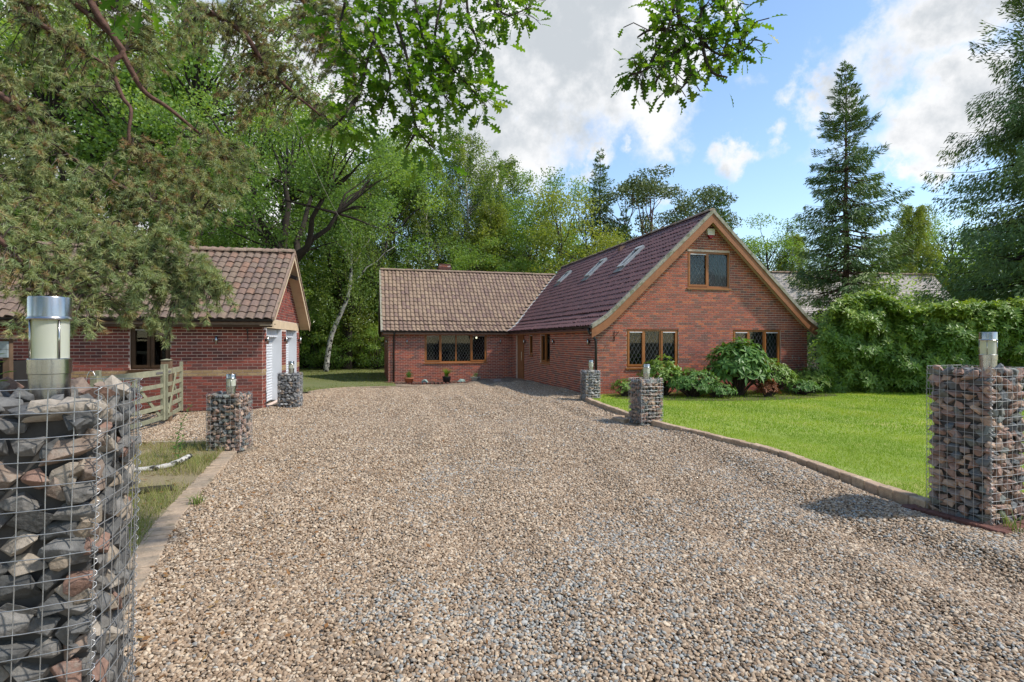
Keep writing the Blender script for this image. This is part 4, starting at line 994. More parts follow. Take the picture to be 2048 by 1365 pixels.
def gabion(loc, rz, w, d, h, mat, label, size=(.135, .095), seed=1, faces='FRBLT', bulge=.0, wire=.0017, lean=(0, 0)):
    rs = random.Random(seed); root = empty('gabion', loc, rz, label=label, cat='gabion', group='stone filled gabion pillars')
    hw, hd = w/2, d/2
    def bend(p):
        z = p[2]/h; k = bulge*math.sin(PI*min(1, max(0, z)))
        s = 1+k*(.6+.4*math.sin(z*9))
        c = 1-.075*(min(1.1, abs(p[0]/hw))*min(1.1, abs(p[1]/hd)))**2
        return Vector((p[0]*s*c+lean[0]*(1-z), p[1]*s*c+lean[1]*(1-z), p[2]))
    core = MB(); m_ = size[1]*.75; core.bx(-hw+m_, hw-m_, -hd+m_, hd-m_, .01, h-m_*.9); core.obj('rubble_core', 'stone_core', root)
    def put(p, sx, sz, nrm):
        o = link('stone', rs.choice(ROCKS[mat]), root); o.location = bend(p)
        f = rs.uniform(.82, 1.2)
        o.rotation_euler = Euler((rs.gauss(0, .22), rs.gauss(0, .3), nrm+rs.choice((0, PI))+rs.gauss(0, .25)), 'XYZ')
        o.scale = (sx*.6*f, sx0*.47*rs.uniform(.9, 1.1), sz*.8*rs.uniform(.85, 1.25))
    sx, sz = size; sx0 = sx; rows = int(round(h/(sz*.86)))
    inset = sx*.42
    for f in faces:
        if f == 'T':
            nx = max(2, int(w/(sx*.95)))
            for i in range(nx):
                for j in range(max(2, int(d/(sx*.95)))):
                    x = -hw+(i+.5)*w/nx+rs.gauss(0, .012); y = -hd+(j+.5)*d/nx+rs.gauss(0, .012)
                    if abs(x) < .06 and abs(y) < .06: continue
                    put((x*.9, y*.9, h-sz*.62+rs.gauss(0, .012)), sx*.95, sz*.95, rs.uniform(0, 3))
            continue
        L = w if f in 'FB' else d
        for r in range(rows):
            z = (r+.5)*h/rows-.01; x = -L/2+.12*sx*rs.random()
            while x < L/2-.3*sx:
                k = rs.uniform(.7, 1.35); s = sx*k
                c = max(-L/2+.56*s, min(x+s/2, L/2-.56*s))
                jz = rs.gauss(0, sz*.2); q = inset+rs.uniform(-.006, .012)
                p = {'F': (c, -hd+q, z+jz), 'B': (c, hd-q, z+jz), 'R': (hw-q, c, z+jz), 'L': (-hw+q, c, z+jz)}[f]
                put(p, s*1.04, sz*(.9+.25*k*.6), 0 if f in 'FB' else PI/2); x += s*.86
    mb = MB(); nx = max(1, round(w/CELL)); ny = max(1, round(d/CELL)); nz = max(1, round(h/CELL))
    zs = [h*i/nz for i in range(0, nz+1)]; j = lambda: rs.gauss(0, .0012)
    for i in range(nx+1):
        x = -hw+w*i/nx
        for y in (-hd, hd): mb.tube([bend((x+j(), y, z)) for z in zs[::3]+[zs[-1]]], wire, 4, False)
    for i in range(1, ny):
        y = -hd+d*i/ny
        for x in (-hw, hw): mb.tube([bend((x, y+j(), z)) for z in zs[::3]+[zs[-1]]], wire, 4, False)
    for z in zs:
        e = .004
        mb.tube([bend(p) for p in [(-hw+w*q/8, -hd-e, z+j()) for q in range(9)]], wire, 4, False)
        mb.tube([bend(p) for p in [(-hw+w*q/8, hd+e, z) for q in range(9)]], wire, 4, False)
        mb.tube([bend(p) for p in [(hw+e, -hd+d*q/8, z+j()) for q in range(9)]], wire, 4, False)
        mb.tube([bend(p) for p in [(-hw-e, -hd+d*q/8, z) for q in range(9)]], wire, 4, False)
    mb.obj('wire_cage', 'galvanised', root, True)
    for cx, cy in ((-1, -1), (1, -1), (1, 1), (-1, 1)):
        s = MB(); n = int(h/.0375*6)
        s.tube([bend((cx*hw+.013*math.cos(i*PI/3), cy*hd+.013*math.sin(i*PI/3), h*i/n)) for i in range(n+1)], wire*.8, 3, False)
        s.obj('corner_spiral', 'galvanised', root, True)
    return root
def lantern(loc, h, r, rz, label):
    o = empty('lantern', loc, rz, label=label, cat='lantern', group='steel bollard lanterns')
    a, b = .46*h, .80*h; N_ = 40
    m = MB(); m.lathe([(r*.97, 0), (r*.97, a*.72), (r*1.03, a*.73), (r*1.03, a), (r*.98, a+.003), (r*.7, a+.003)], N_); m.obj('base', 'steel', o, True)
    m = MB(); m.lathe([(r*.9, a), (r*.9, b)], N_); m.obj('glass_shade', 'frosted', o, True)
    m = MB(); m.lathe([(r*.7, b), (r*1.07, b), (r*1.08, b+.004), (r*1.02, b+.008), (r*1.0, b+.014), (r*1.0, h-.004), (r*.97, h), (0.001, h)], N_); m.obj('cap', 'steel', o, True)
    for k in range(4):
        q = PI/4+k*PI/2-.35; m = MB(); m.tube([(r*.96*math.cos(q), r*.96*math.sin(q), a), (r*.96*math.cos(q), r*.96*math.sin(q), b)], .0035, 6); m.obj('rod', 'steel', o, True)
    for me in [c.data for c in o.children if c.name.startswith(('base', 'cap'))]:
        pass
    return o
def auto_smooth(o, ang=.6):
    for c in o.children:
        if c.data and c.name.split('.')[0] in ('base', 'cap'):
            c.data.shade_flat(); c.data.shade_smooth()
            c.data.set_sharp_from_angle(angle=ang)
# near left
a21 = math.radians(20.2); ax = Vector((math.cos(a21), math.sin(a21), 0)); ay = Vector((-math.sin(a21), math.cos(a21), 0))
cL = Vector((-1.316, 1.77, 0))-ax*.25+ay*.25; cL.z = .09
gabion(cL, a21, .5, .5, 1.43, 'stone_dark', 'tall gabion of dark slate rubble close up at the weedy verge', (.112, .084), 3, 'FRLBT', .02, .0019, (-.035, 0))
auto_smooth(lantern(cL+Vector((.0, .03, 1.33)), .405, .061, .7, 'large close steel lantern on the dark slate gabion'))
# near right
a20 = math.radians(20.9); ax = Vector((math.cos(a20), math.sin(a20), 0)); ay = Vector((-math.sin(a20), math.cos(a20), 0))
cR = Vector((4.27, 4.89, 0))+ax*.29+ay*.29; cR.z = .015
gabion(cR, a20, .58, .58, 1.41, 'stone_brown', 'tall gabion of brown rubble on a brick plinth by the lawn kerb', (.115, .082), 5, 'FLRT', .02, .0019, (-.02, -.01))
auto_smooth(lantern(cR+Vector((.12, .0, 1.34)), .4, .068, .3, 'steel lantern on the tall brown gabion before the rhododendron hedge'))
pl = empty('gabion_plinth', (cR.x, cR.y, 0), a20, label='low plinth of dark red bricks under the tall brown gabion', cat='plinth')
pb = bevel_box((.215, .1, .065)); pb.materials.append(MATS['brick_plinth'])
for s in range(4):
    for i in range(4):
        o = link('brick', pb, pl); c = Vector((-.32+i*.22-.0, -.355, 0)); c = Matrix.Rotation(s*PI/2, 3, 'Z') @ c
        o.location = (c.x, c.y, .0+random.gauss(0, .003)); o.rotation_euler = (0, 0, s*PI/2+random.gauss(0, .02))
# small ones
S4 = [((-4.36, 8.5), 5, .52, .86, 'stone_brown', 'small gabion of mixed brown and grey rubble at the end of the crosswise edging', 'steel lantern on the small gabion beside the wooden gate'),
      ((-5.62, 13.95), 11, .55, .86, 'stone_grey', 'small gabion standing against the garage corner by the shutters', 'steel lantern on the small gabion at the garage corner'),
      ((2.72, 11.2), 18, .53, .9, 'stone_brown', 'small gabion of pale brown rubble where the kerb meets the lawn', 'steel lantern on the small gabion at the lawn kerb'),
      ((2.22, 15.6), 14, .47, .83, 'stone_grey', 'small gabion of pale grey rubble before the gable corner downpipe', 'steel lantern on the grey gabion before the downpipe')]
for i, ((x, y), ang, w, h, mt, lb, ll) in enumerate(S4):
    g = gabion((x, y, .01+float(gz(x, y))), math.radians(ang), w, w, h, mt, lb, (.098, .075), 20+i, 'FLRT' , .0, .0022)
    auto_smooth(lantern(Vector((x+.02, y, h-.04+float(gz(x, y)))), .34, .07, .4*i, ll))

# ------------------------------------------------------------------ gate
def gate(a, b, label, flip):
    a = Vector(a); b = Vector(b); d = b-a; L = d.length
    o = empty('field_gate', (a.x, a.y, .08), math.atan2(d.y, d.x), label=label, cat='gate', group='pale wooden field gates')
    def bar(nm, p, q, w, t, y=0):
        p = Vector((p[0], y, p[1])); q = Vector((q[0], y, q[1])); m = MB(); v = q-p; ang = -math.atan2(v.z, v.x)
        m.box((p+q)/2, (v.length, t, w), Matrix.Rotation(ang, 3, 'Y')); m.obj(nm, 'gate_wood', o)
    H = 1.0
    bar('stile', (.03, 0), (.03, H+.12), .07, .06); bar('stile', (L-.03, 0), (L-.03, H+.12), .07, .06)
    for z, w in ((.06, .075), (.27, .075), (.48, .075), (.70, .075), (.96, .11)): bar('rail', (.064, z), (L-.064, z), w, .035, .002)
    bar('brace', (.1, .1), (L*.52, .9), .07, .02, -.03); bar('brace', (L-.1, .1), (L*.48, .9), .07, .02, .03)
    x = .22 if flip else L-.22
    m = MB(); m.bx(x-.14, x+.14, -.024, -.018, .94, .98); m.obj('hinge_strap', 'galvanised', o)
    return o
gate((-6.6, 8.75), (-7.0, 11.05), 'longer pale green wooden gate leaf nearest the slate gabion', False)
gate((-7.02, 11.15), (-7.57, 12.6), 'shorter pale green wooden gate leaf reaching to the garage wall', True)
po = empty('gate_post', (-7.25, 11.55, 0), .3, label='square brown timber gate post before the garage window', cat='post')
m = MB(); m.bx(-.085, .085, -.085, .085, 0, 1.27); m.obj('shaft', 'post_wood', po)
m = MB(); m.add([(-.1, -.1, 1.271), (.1, -.1, 1.271), (.1, .1, 1.271), (-.1, .1, 1.271), (0, 0, 1.3)], [(0, 1, 4), (1, 2, 4), (2, 3, 4), (3, 0, 4), (3, 2, 1, 0)]); m.obj('cap', 'gate_wood', po)
lt = empty('gate_latch', (-6.56, 8.66, 0), .1, label='short wooden latch post with steel hoop at the gate end', cat='latch post')
m = MB(); m.bx(-.05, .05, -.05, .05, 0, 1.12); m.obj('post', 'gate_wood', lt)
m = MB(); m.tube([(-.06+.07*math.cos(PI-PI*i/8), 0, 1.0+.2*math.sin(PI*i/8)) for i in range(9)], .008, 6); m.obj('hoop', 'steel', lt)

# ------------------------------------------------------------------ log on the verge
lg = MB(); lg.tube(catmull([(-6.2, 6.2, .05), (-5.4, 6.6, .05), (-4.8, 6.85, .05), (-4.45, 7.1, .06), (-4.35, 7.45, .12)], 5), [.022, .026, .024, .027, .025, .029, .027, .031, .028, .033, .03, .034, .031, .036, .032, .035, .037, .033, .036, .034, .03], 9)
tag(lg.obj('fallen_branch', 'bark_birch', None, True), 'pale bleached branch lying on the weedy verge', 'branch')
dl = MB(); dl.tube(catmull([(-4.3, 5.7, .03), (-4.0, 5.95, .05), (-3.75, 6.1, .04)], 4), .04, 7)
tag(dl.obj('rotten_log', 'bark_dark', None, True), 'short dark rotten log among the weeds beside the edging', 'log')

# ------------------------------------------------------------------ bed before the wide window
bed = empty('planting_bed', hp(-3.5, TW, -.28), HPHI, label='curved bed edged with red bricks below the wide leaded window', cat='flower bed')
eb = bevel_box((.1, .2, .12)); eb.materials.append(MATS['brick_plinth'])
N_ = 44
for i in range(N_):
    t = i/(N_-1); a = PI+PI*t; x = 2.35*math.cos(a); y = 1.05*math.sin(a)
    o = link('brick', eb, bed); o.location = (x, y, .07+random.gauss(0, .004)); o.rotation_euler = (0, 0, math.atan2(1.05*math.cos(a), -2.35*math.sin(a)))
m = MB(); m.add([(2.3*math.cos(PI+PI*i/20), 1.0*math.sin(PI+PI*i/20), .09) for i in range(21)], [tuple(range(21))]); m.obj('soil', 'soil', bed)
def bedp(x, y, z=.09): return bed.matrix_world @ Vector((x, y, z))
bpy.context.view_layer.update()
def pot(nm, loc, prof, mat, label, cat, n=20):
    o = empty(nm, loc, HPHI, label=label, cat=cat); m = MB(); m.lathe(prof, n); m.obj('body', mat, o, n > 8)
    z = prof[-2][1]; m = MB(); m.lathe([(prof[-2][0]*.95, z-.02), (.001, z-.02)], n); m.obj('soil', 'soil', o); return o
pot('terracotta_pot', bedp(-1.4, -.75), [(.001, 0), (.14, 0), (.2, .2), (.22, .2), (.22, .25), (.19, .25), (.18, .2)], 'terracotta', 'terracotta pot with a small conifer near the corner downpipe', 'pot')
pot('plant_pot', bedp(.25, -.8), [(.001, 0), (.14, 0), (.19, .26), (.2, .28), (.18, .28), (.17, .24)], 'dark_pot', 'dark pot holding a yellow green grassy plant', 'pot')
pot('stone_trough', bedp(1.6, -.62), [(.001, 0), (.17, 0), (.2, .16), (.25, .17), (.25, .23), (.21, .23), (.2, .18)], 'pale_stone', 'pale square stone trough at the right end of the bed', 'trough', 4)
def tuft(loc, n, L, w, mat, spread, rs, nseg=4, zup=1.0):
    V = []
    for i in range(n):
        a = rs.uniform(0, 6.28); l = L*rs.uniform(.6, 1.15); sp = spread*rs.uniform(.3, 1.1); p0 = np.array([rs.gauss(0, .03), rs.gauss(0, .03), 0])
        d = np.array([math.cos(a), math.sin(a), 0]); b = np.array([-math.sin(a), math.cos(a), 0]); pr = None
        for k in range(nseg+1):
            t = k/nseg; c = p0+d*sp*l*t*t*1.1+np.array([0, 0, zup*l*(t-.45*sp*t**3)]); ww = w*(1-t**1.5)*.5+.0006
            if pr is not None: V += [pr[0]-b*pr[1], pr[0]+b*pr[1], c+b*ww, c-b*ww]
            pr = (c, ww)
    return polys('blades', np.array(V), 4, mat)
rr = random.Random(4)
o = link('grass_plant', tuft(None, 130, .5, .02, 'leaf_bright', 1.0, rr)); o.location = bedp(.25, -.8, .35); tag(o, 'yellow green fountain of grassy leaves in the dark pot', 'plant')
C = np.array([[random.gauss(0, .05), random.gauss(0, .05), abs(random.gauss(.12, .08))] for i in range(500)])
o = link('dwarf_conifer', polys('foliage', leaves(C, .06, .015, D=C+np.array([0, 0, .05])), 4, 'leaf_shrub')); o.location = bedp(-1.4, -.75, .31); tag(o, 'tiny dark conifer growing in the terracotta pot', 'plant')
C = np.array([[random.gauss(0, .07), random.gauss(0, .07), abs(random.gauss(.08, .07))] for i in range(70)])
o = link('sparse_plant', polys('foliage', leaves(C, .07, .025), 4, 'leaf_shrub')); o.location = bedp(1.6, -.62, .3); tag(o, 'sparse small plant in the pale stone trough', 'plant')
for x, lb in ((-.65, 'grey green boulder in the bed left of the dark pot'), (.95, 'grey green boulder in the bed right of the dark pot')):
    me = rock(77+int(x), 16); me.materials.append(MATS['green_slate']); o = link('boulder', me); o.location = bedp(x, -.75, .12); o.scale = (.36, .2, .2); o.rotation_euler = (.1, .1, x+.2); tag(o, lb, 'boulder')
tag(flat('scrap_paper', [(6.6, 8.25), (6.75, 8.27), (6.76, 8.36), (6.62, 8.35)], .085, 'white_paint', 'thing'), 'small white scrap lying on the front lawn', 'scrap')
# overhead cable
cb = MB(); p0 = P(470, -60, 7.0); p1 = P(705, 470, 24.0); cb.tube([p0.lerp(p1, t)-Vector((0, 0, .5*math.sin(PI*t))) for t in np.linspace(0, 1, 14)], .006, 4)
tag(cb.obj('overhead_cable', 'cable'), 'thin pale overhead cable running across the trees', 'cable')
# ------------------------------------------------------------------ trees
def limb_pts(a, b, sag, n=5, wob=.06):
    a = Vector(a); b = Vector(b); L = (b-a).length; out = []
    for i in range(n+1):
        t = i/n; p = a.lerp(b, t)+Vector((0, 0, sag*math.sin(PI*t)))
        if 0 < i < n: p += Vector((random.gauss(0, wob*L*.4), random.gauss(0, wob*L*.4), random.gauss(0, wob*L*.3)))
        out.append(p)
    return out
def broadleaf(seed, H, base, rx, rs_trunk, ncl, per, leaf, fork=None, bark='bark_dark', mat='leaf_oak', flat_=.62, cr=(.7, 1.3), trunk_lean=0):
    random.seed(seed); rs = np.random.RandomState(seed)
    cz = (H+base)/2; rz = (H-base)/2; tr = MB(); fork = fork or base*.9
    tp = [Vector((trunk_lean*z+.12*math.sin(z*.7+seed), .1*math.cos(z*.6+seed), z)) for z in np.linspace(-.3, fork, 7)]
    tr.tube(tp, [rs_trunk*(1.25-.45*i/6) for i in range(7)], 9)
    ld = MB.tube
    top = tp[-1]; tr.tube(limb_pts(top-Vector((0, 0, .2)), Vector((0, 0, H*.86)), 0, 6, .04), [rs_trunk*.62*(1-i/7.2) for i in range(7)], 6)
    CC = []; nst = 6; stems = []
    for k in range(nst):
        a = 2*PI*k/nst+random.uniform(-.4, .4); q = top+Vector((math.cos(a)*rx*.45, math.sin(a)*rx*.45, (H-fork)*random.uniform(.25, .5)))
        tr.tube(limb_pts(top-Vector((0, 0, .25)), q, -.2, 5, .06), [rs_trunk*.5*(1-.1*i) for i in range(6)], 6); stems.append(q)
    for i in range(ncl):
        d = unit(rs.normal(size=3)); r = rs.uniform(.35, 1.0)**.5
        lob = 1+.22*math.sin(3*math.atan2(d[1], d[0])+seed)+.12*math.sin(7*d[2]+seed*2)
        c = Vector((d[0]*rx*r*lob, d[1]*rx*r*lob, cz+d[2]*rz*r)); CC.append(c)
        s = min(stems+[Vector((0, 0, max(fork, c.z*.75)))], key=lambda q: (q-c).length+(5 if q.z > c.z+.5 else 0))
        tr.tube(limb_pts(s, c, .15, 3, .08), [rs_trunk*.2, rs_trunk*.14, rs_trunk*.09, rs_trunk*.05], 4, False)
    Cs = []; Ts = []
    for c in CC:
        R = rs.uniform(*cr); n = int(per*R*R*rs.uniform(.75, 1.2)); g = unit(rs.normal(size=(n, 3)))*(rs.rand(n, 1)**.42)*R
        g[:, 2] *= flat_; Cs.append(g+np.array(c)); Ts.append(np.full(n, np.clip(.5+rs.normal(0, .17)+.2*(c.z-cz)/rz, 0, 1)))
    C = np.concatenate(Cs); T = np.concatenate(Ts); n = len(C)
    V = leaves(C, leaf*rs.uniform(.7, 1.25, n), leaf*.62*rs.uniform(.7, 1.2, n), rs=rs)
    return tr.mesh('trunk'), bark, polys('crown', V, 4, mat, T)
def birch(seed, H, rx, nb, leaf=.12, mat='leaf_birch', strands=6, r0=.17, droop=1.0):
    random.seed(seed); rs = np.random.RandomState(seed); tr = MB(); bw = MB()
    lx = random.uniform(-.6, .6)
    tp = [Vector((lx*math.sin(z/H*3)+.1*math.sin(z+seed), .3*math.sin(z/H*4+seed), z)) for z in np.linspace(-.3, H*.97, 12)]
    tr.tube(tp, [r0*(1.15-1.08*i/11) for i in range(12)], 8)
    Cs = []; Ts = []; Ds = []
    for b in range(nb):
        t = random.uniform(.22, .99)**.9; z = H*t; i = min(10, int(t*11)); s = tp[i].lerp(tp[i+1], t*11-i) if i < 11 else tp[-1]
        a = random.uniform(0, 6.28); L = rx*(1.12-t)**.6*random.uniform(.6, 1.15)*min(1, .4+t*2.2)
        e = s+Vector((math.cos(a)*L, math.sin(a)*L, L*random.uniform(.35, .95)*(1.2-.3*t)))
        pts = limb_pts(s, e, L*.1, 4, .05); tr.tube(pts, [.045*(1-t*.6), .035*(1-t*.6), .022, .014, .008], 4, False)
        tint = np.clip(.45+rs.normal(0, .2), 0, 1)
        for k in range(strands):
            u = random.uniform(.35, 1.0)*4; j = min(3, int(u)); p = pts[j].lerp(pts[j+1], u-j)
            ln = random.uniform(.5, 1.9)*droop; n = int(20*ln)+6; q = np.linspace(0, 1, n)
            dx, dy = random.gauss(0, .25), random.gauss(0, .25)
            c = np.stack([p.x+dx*q*ln+math.cos(a)*.25*q, p.y+dy*q*ln+math.sin(a)*.25*q, p.z-ln*q**1.25+.12*np.sin(q*3)], 1)
            c += rs.normal(0, .085, c.shape); Cs.append(c); Ts.append(np.full(n, tint))
    C = np.concatenate(Cs); T = np.concatenate(Ts); n = len(C); D = rs.normal(size=(n, 3)); D[:, 2] -= .9
    return tr.mesh('trunk'), 'bark_birch', polys('crown', leaves(C, leaf*rs.uniform(.7, 1.2, n), leaf*.62, D=D, rs=rs), 4, mat, T)
def spruce(seed, H, R, whorls, per, spray=.26, w=.07, mat='leaf_spruce', hang=.55, base=.06, r0=.24, brown=0.0, dens=1.0, curtain=.0):
    random.seed(seed); rs = np.random.RandomState(seed); tr = MB()
    tr.tube([(.04*math.sin(z), .04*math.cos(z*1.3), z) for z in np.linspace(-.2, H, 12)], [r0*(1.1-1.07*i/11) for i in range(12)], 8)
    Cs = []; Ds = []; Ls = []; Ts = []
    for k in range(whorls):
        t = (k+.5)/whorls; z = H*(base+(1-base)*t**.95); prof = (1-t)**.82*(.72+.28*math.sin(t*3))+.02
        n = per if t < .85 else max(4, per-2)
        for b in range(n):
            a = 6.28*b/n+random.uniform(-.5, .5)+k*.7; L = R*prof*random.choice((1, 1, .7, 1.25, .45, 1.1))*random.uniform(.75, 1.1)+.12; z = H*(base+(1-base)*t**.95)+random.uniform(-.5, .5)*H/whorls*1.6
            dz = L*(random.uniform(-.5, .05) if t < .72 else random.uniform(.15, .6))
            m = 7; pts = []
            for i in range(m+1):
                q = i/m; up = dz*q+L*.12*q**3*(1.6 if t < .75 else .5)
                pts.append(Vector((math.cos(a)*L*q, math.sin(a)*L*q, z+up)))
            tr.tube(pts[::2]+[pts[-1]], [.05*(1-t)+.012]*2+[.02*(1-t)+.008]+[.006]*2, 3, False)
            nn = int((10+L*34)*dens); q = rs.uniform(.12, 1.0, nn)**.75; side = rs.uniform(-1, 1, nn)*(.42*L*(1.05-q)*.75+.06)
            base_p = np.array([[math.cos(a)*L*x, math.sin(a)*L*x, z+dz*x+L*.12*x**3*(1.6 if t < .75 else .5)] for x in q])
            perp = np.array([-math.sin(a), math.cos(a), 0]); out = np.array([math.cos(a), math.sin(a), 0])
            Cs.append(base_p+perp*side[:, None]+np.array([0, 0, -1])*(np.abs(side)*.35)[:, None]+rs.normal(0, .02, (nn, 3))-np.array([0, 0, 1])*(rs.rand(nn)**1.5*curtain*min(1, L/2)*(t < .8))[:, None])
            D = out*rs.uniform(.3, 1, (nn, 1))+perp*np.sign(side)[:, None]*rs.uniform(.2, .9, (nn, 1))+np.array([0, 0, 1])*(rs.normal(-hang if t < .7 else .25, .3, (nn, 1)))
            Ds.append(D); Ls.append(spray*rs.uniform(.6, 1.25, nn)*(1 if t < .8 else .75))
            Ts.append(np.full(nn, np.clip(.45+rs.normal(0, .2), 0, 1)))
    C = np.concatenate(Cs); n = len(C)
    V = leaves(C, np.concatenate(Ls), w*rs.uniform(.7, 1.2, n), D=np.concatenate(Ds), up=.3, rs=rs)
    return tr.mesh('trunk'), 'bark_pine' if brown else 'bark_dark', polys('crown', V, 4, mat, np.concatenate(Ts))
def make_tree(name, proto, loc, rz, sc, label, cat='tree', group=None):
    tm, bark, cm = proto
    if not tm.materials: tm.materials.append(MATS[bark]); tm.shade_smooth()
    o = empty(name, loc, rz, label=label, cat=cat, group=group); o.scale = sc if hasattr(sc, '__len__') else (sc,)*3
    link('trunk', tm, o); link('crown', cm, o); return o
def at(px, Y, z=-.25): return Vector(((px-1024)/F*Y, Y, z))

OAK_A = broadleaf(1, 18, 4.5, 5.2, .34, 70, 260, .17)
OAK_B = broadleaf(2, 15, 3.0, 4.6, .28, 64, 260, .16)
OAK_C = broadleaf(3, 12, 1.2, 4.0, .2, 60, 260, .15)
YEL = broadleaf(5, 11, 1.5, 4.2, .2, 62, 240, .15, mat='leaf_yellow')
BIR_A = birch(6, 18, 4.3, 150, .14, strands=8, droop=1.1); BIR_B = birch(7, 16, 4.0, 150, .135, strands=8, droop=.8); BIR_Y = birch(8, 15, 3.8, 140, .14, 'leaf_yellow', strands=8, droop=1.2)
PIN_A = broadleaf(9, 15, 7.2, 4.4, .24, 44, 250, .2, bark='bark_pine', mat='leaf_pine_far', flat_=.5, cr=(.8, 1.35))
SPR_F = spruce(10, 18, 3.4, 42, 8, .32, .085, dens=.9, hang=.7, curtain=.4)
BUSH = broadleaf(12, 3.6, .25, 2.0, .09, 40, 330, .12, mat='leaf_oak', fork=.4, cr=(.45, .8))
BUSH_Y = broadleaf(13, 3.6, .25, 2.0, .09, 40, 330, .13, mat='leaf_yellow', fork=.4, cr=(.45, .8))

# the big oak behind the garage, with its spreading dark limbs
BIG = broadleaf(21, 12.6, 5.6, 5.4, .36, 88, 330, .13, fork=5.4, cr=(.75, 1.25))
make_tree('oak_tree', BIG, at(574, 24.5), 2.2, 1.0, 'spreading dark limbed oak rising behind the garage ridge')
# birch with white leaning trunk on the back lawn
def lean_birch():
    tm, bark, cm = birch(31, 13.5, 3.2, 90, .11, droop=1.3)
    tr = MB(); pts = catmull([(0, 0, -.1), (.35, 0, 2.2), (1.35, 0, 4.6), (1.55, 0, 7), (1.55, 0, 10), (1.5, 0, 13)], 4)
    tr.tube(pts, [.16*(1.05-.9*i/(len(pts)-1)) for i in range(len(pts))], 10)
    for z, dx, up in ((5.2, 2.6, 2.4), (7, -2, 1.8), (6.2, 1.6, 2.8), (8, 2.2, 1.6)):
        tr.tube(limb_pts((1.5, 0, z), (1.5+dx, .3, z+up), .1, 5, .05), [.06, .05, .04, .03, .02, .012], 5)
    V = np.empty(len(cm.vertices)*3, np.float32); cm.vertices.foreach_get('co', V); V = V.reshape(-1, 3); V[:, 0] += 1.5; cm.vertices.foreach_set('co', V.ravel()); cm.update()
    return tr.mesh('trunk'), 'bark_birch', cm
make_tree('birch_tree', lean_birch(), at(651, 33.0, -.2), 0, (1, 1, 1), 'birch with white kinked trunk on the back lawn between garage and bungalow')

